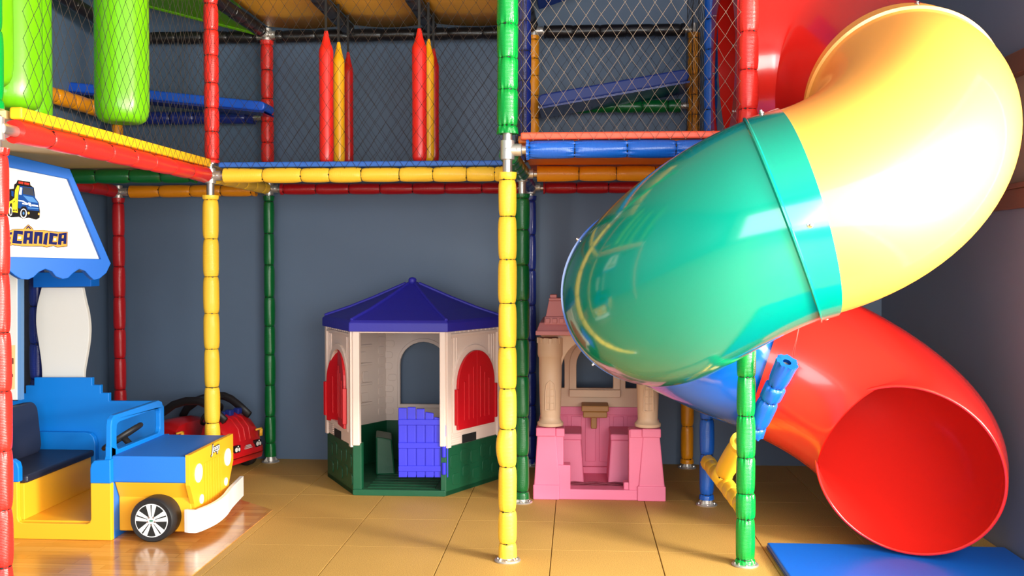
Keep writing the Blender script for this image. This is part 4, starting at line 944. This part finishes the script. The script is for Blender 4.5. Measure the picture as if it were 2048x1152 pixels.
G = [[(270,612),(297,582),(330,616),(317,620),(297,601),(283,616)],
     [(145,632),(242,640),(240,680),(185,668),(178,740),(232,742),(225,775),(128,765)],
     [(255,638),(347,640),(340,775),(300,770),(303,735),(283,733),(278,775),(240,770),(250,690)],
     [(362,645),(450,650),(440,775),(405,770),(412,690),(395,690),(385,775),(352,770)],
     [(470,665),(505,655),(490,785),(450,775)],
     [(520,655),(607,668),(603,698),(560,690),(550,755),(600,755),(592,785),(510,775)],
     [(615,665),(700,655),(695,775),(662,775),(665,745),(645,745),(640,785),(605,780)],
     [(28,658),(128,650),(125,676),(62,682),(60,702),(112,700),(112,728),(58,730),(56,752),(114,756),(110,780),(22,782)],
     [(-95,665),(-60,662),(-42,700),(-22,660),(12,658),(10,780),(-20,780),(-20,715),(-40,745),(-60,715),(-62,780),(-95,780)]]
for g_ in G: decal(le, g_, b2, D['navy'])
for g_ in ([(288,664),(312,664),(307,705),(285,705)], [(650,683),(670,683),(665,715),(647,715)]): decal(le, g_, b3, D['orange2'])
for g_ in ([(190,697),(222,697),(220,722),(188,722)], [(563,714),(588,716),(586,740),(562,738)]): decal(le, g_, b3, D['white'])
le.build('lettering', D['navy'], kk_)
# block under the awning, wavy column, side panel
def yp(px, py, Y): p = atY(px, py, Y); return (p.x, p.z)
MB().plate([yp(p, q, 5.36) for p, q in ((66, 575), (182, 573), (182, 545), (66, 545))], (0, 5.36, 0), (1, 0, 0), Z, .10).build('awning_block', kb, kk_, bevel=.003)
lf = [(83, 575), (77, 598), (73, 619), (72, 645), (74, 665), (77, 685), (82, 720), (84, 745), (84, 770)]; rt_ = [(167, 770), (167, 745), (171, 720), (176, 690), (178, 668), (178, 650), (175, 625), (170, 604), (164, 575)]
def dens(l):
    o = []
    for i in range(len(l)-1):
        p0, p1, p2, p3 = l[max(i-1, 0)], l[i], l[i+1], l[min(i+2, len(l)-1)]
        for k in range(4):
            t = k/4; o.append(tuple(.5*((2*p1[a])+(-p0[a]+p2[a])*t+(2*p0[a]-5*p1[a]+4*p2[a]-p3[a])*t*t+(-p0[a]+3*p1[a]-3*p2[a]+p3[a])*t**3) for a in (0, 1)))
    return o+[l[-1]]
colp = [yp(a, b, 5.41) for a, b in dens(lf)]; colr = [yp(a, b, 5.41) for a, b in dens(rt_)]
MB().plate(colp + [(colp[-1][0], .01), (colr[0][0], .01)] + colr, (0, 5.41, 0), (1, 0, 0), Z, .03).build('wavy_column', kw, kk_, bevel=.002)
MB().plate([yp(-20, 800, 5.1), yp(34, 800, 5.1), yp(34, 530, 5.1), yp(-20, 530, 5.1)], (0, 5.1, 0), (1, 0, 0), Z, .03).build('side_panel', kw, kk_, bevel=.002)
MB().plate([yp(34, 800, 5.1), yp(41, 800, 5.1), yp(41, 530, 5.1), yp(34, 530, 5.1)], (0, 5.105, 0), (1, 0, 0), Z, .03).build('panel_edging', mat('pale_blue_edge', (96, 140, 190), .5), kk_)
ps = thing('tool_poster', 'narrow yellow tool poster on the white kiosk panel, cut by the left post', 'poster', atY(24, 735, 5.095))
MB().plate([yp(8, 782, 5.096), yp(29, 778, 5.096), yp(30, 690, 5.096), yp(8, 692, 5.096)], (0, 5.096, 0), (1, 0, 0), Z, .002).build('poster_sheet', mat('poster_yellow', (236, 200, 140), .6), ps)
m = MB()
for (x, y, w, h) in ((19, 700, 4, 9), (22, 716, 5, 12), (18, 733, 5, 10), (21, 748, 5, 6), (19, 762, 4, 14)):
    a0, a1 = yp(x, y+h, 5.094), yp(x+w, y, 5.094); m.plate(rrect(a0[0], a0[1], a1[0], a1[1], .003), (0, 5.0935, 0), (1, 0, 0), Z, .001)
m.build('poster_print', mat('poster_brown', (120, 66, 40), .6), ps)

# ------------------------------------------------------------------ red ride-on car
rc_red = mat('ride_on_red', (196, 18, 24), .35, coat=.2, bump=(60, .1)); rcb = mat('ride_on_black', (28, 24, 26), .5, bump=(120, .3)); rcy = mat('ride_on_yellow', (240, 176, 50), .4); rcn = mat('ride_on_blue', (30, 44, 120), .4)
yw = math.radians(-16); Q = Quaternion((0,0,1), yw)
rc = thing('ride_on_car', 'red plastic ride-on car with black roll bar behind the toy jeep', 'ride-on toy', (-2.40, 6.28, 0), Q)
CW = .175
def body_ring(x, hw, z0, z1, sh): # cross-section at x
    return [(x, -hw*.92, z0), (x, hw*.92, z0), (x, hw, z0+.03), (x, hw, z1-sh), (x, hw*.8, z1-sh*.3), (x, hw*.4, z1), (x, -hw*.4, z1), (x, -hw*.8, z1-sh*.3), (x, -hw, z1-sh), (x, -hw, z0+.03)]
st5 = [(-.36, .13, .09, .27, .05), (-.33, .165, .07, .31, .05), (-.22, .175, .06, .325, .05), (-.15, .175, .06, .30, .04), (-.10, .175, .06, .20, .02), (.03, .175, .06, .20, .02), (.06, .175, .06, .34, .05), (.13, .175, .06, .365, .05), (.20, .175, .06, .33, .05), (.245, .172, .06, .28, .05), (.262, .17, .06, .17, .02), (.275, .172, .065, .155, .02), (.28, .165, .075, .12, .02)]
vs = [p for s_ in st5 for p in body_ring(*s_)]; n = 10
fs = [(i*n+j, (i+1)*n+j, (i+1)*n+(j+1) % n, i*n+(j+1) % n) for i in range(len(st5)-1) for j in range(n)] + [tuple(range(n)), tuple((len(st5)-1)*n+j for j in range(n))[::-1]]
bd = MB().add(vs, fs)
for y in (-.055, 0, .055): bd.tube([(.10, y, .358), (.19, y, .338), (.243, y, .278), (.258, y, .2)], .008, 8)
bd.build('car_body', rc_red, rc, smooth=True, auto=50, bevel=.008, local=True)
arc = [(-.34, .30), (-.30, .36), (-.2, .425), (-.1, .455), (0, .46), (.06, .44), (.13, .395), (.2, .34)]
for y in (-.13, .13): 
    m = MB().tube([(x, y, z) for x, z in arc], [.018]*8, 10, flat=1.5); m.build('roll_bar', rcb, rc, smooth=True, local=True)
MB().box((-.1, -.14, .448), (.02, .14, .465)).build('roll_bar_top', rcb, rc, bevel=.006, local=True)
MB().tube([Vector((.0, .0, .355))+Quaternion((0,1,0), -.9) @ Vector((.085*math.cos(2*PI*k/32), .085*math.sin(2*PI*k/32), 0)) for k in range(32)], .01, 8, closed=True).tube([(.0, 0, .355), (.07, 0, .31)], .012, 8).build('steering_wheel', rcb, rc, smooth=True, local=True)
for y in (-.17, .17):
    for x in (-.22, .17):
        MB().lathe([(.0, -.025), (.055, -.025), (.066, -.018), (.066, .018), (.055, .025), (0, .025)], (x, y*.86, .068), (0, 1, 0), 32, cap=False).build('wheel', rcb, rc, smooth=True, auto=40, local=True)
for y in (-.09, 0, .09)[:3]: MB().box((.115, y-.022, .352-.002*abs(y)), (.16, y+.022, .392)).build('engine_cap', rcn, rc, bevel=.008, local=True)
wht = mat('sticker_white', (232, 226, 220), .4); blk = mat('sticker_black', (20, 18, 20), .4)
for y in (-.115, .115):
    m = MB(); fx = .2655
    Mo = Vector((.286, 0, 0))
    m.plate(rrect(y-.032, .14, y+.032, .185, .006), (.281, 0, 0), (0, 1, 0), Z, .02, m=blk)
    m.plate(ell(y-.012, .16, .014, .014), (.283, 0, 0), (0, 1, 0), Z, .002, m=wht); m.plate(ell(y+.017, .158, .010, .012), (.283, 0, 0), (0, 1, 0), Z, .002, m=wht); m.plate(ell(y+.006, .178, .006, .005), (.283, 0, 0), (0, 1, 0), Z, .002, m=wht)
    m.build('headlight_sticker', blk, rc, local=True)
m = MB()
for k, (w, z) in enumerate(((.035, .168), (.055, .160), (.07, .150))): m.plate(rrect(-w/2, z-.003, w/2+.008, z+.003, .002), (.283, 0, 0), (0, 1, 0), Z, .01, m=mat('sticker_grey', (196, 170, 168), .5))
m.build('grille_sticker', wht, rc, local=True)
for (x, y) in ((.235, .14), (-.16, -.16)):
    MB().tube([(x+.03, y-.035, .25), (x+.045, y, .255), (x+.03, y+.035, .25)], .007, 8).tube([(x+.042, y+.012, .25), (x+.040, y+.012, .205)], .009, 8, flat=1.6).build('cup_holder', rcy, rc, smooth=True, local=True)

# ------------------------------------------------------------------ light
w = bpy.data.worlds.new('world'); S.world = w; w.use_nodes = True
w.node_tree.nodes['Background'].inputs[0].default_value = (.80, .90, 1.0, 1); w.node_tree.nodes['Background'].inputs[1].default_value = 1.0
def area(name, loc, tgt, sx_, sy_, power, col):
    l = bpy.data.lights.new(name, 'AREA'); l.shape = 'RECTANGLE'; l.size = sx_; l.size_y = sy_; l.energy = power; l.color = col
    o = bpy.data.objects.new(name, l); C.objects.link(o); o.location = loc
    o.rotation_euler = (Vector(tgt)-Vector(loc)).to_track_quat('-Z', 'Y').to_euler(); return o
area('daylight_side_window', (X1+.16, 1.5, 1.55), (-.6, 3.6, 1.0), 4.4, 2.0, 330, (1, .96, .88))
area('low_sun_through_window', (X1+2.0, 1.75, 1.75), (.2, 4.3, .7), 1.0, .8, 470, (1, .94, .82))
area('front_fill_light', (-.4, Y0+.05, 1.6), (-.4, 4, 1.2), 3.9, 2.2, 165, (.93, .97, 1))  # fill lamp added behind the camera, set in the added storefront opening
vs_ = S.view_settings; vs_.view_transform = 'Standard'; vs_.look = 'None'; vs_.gamma = 1; vs_.exposure = 0.3; vs_.use_curve_mapping = False
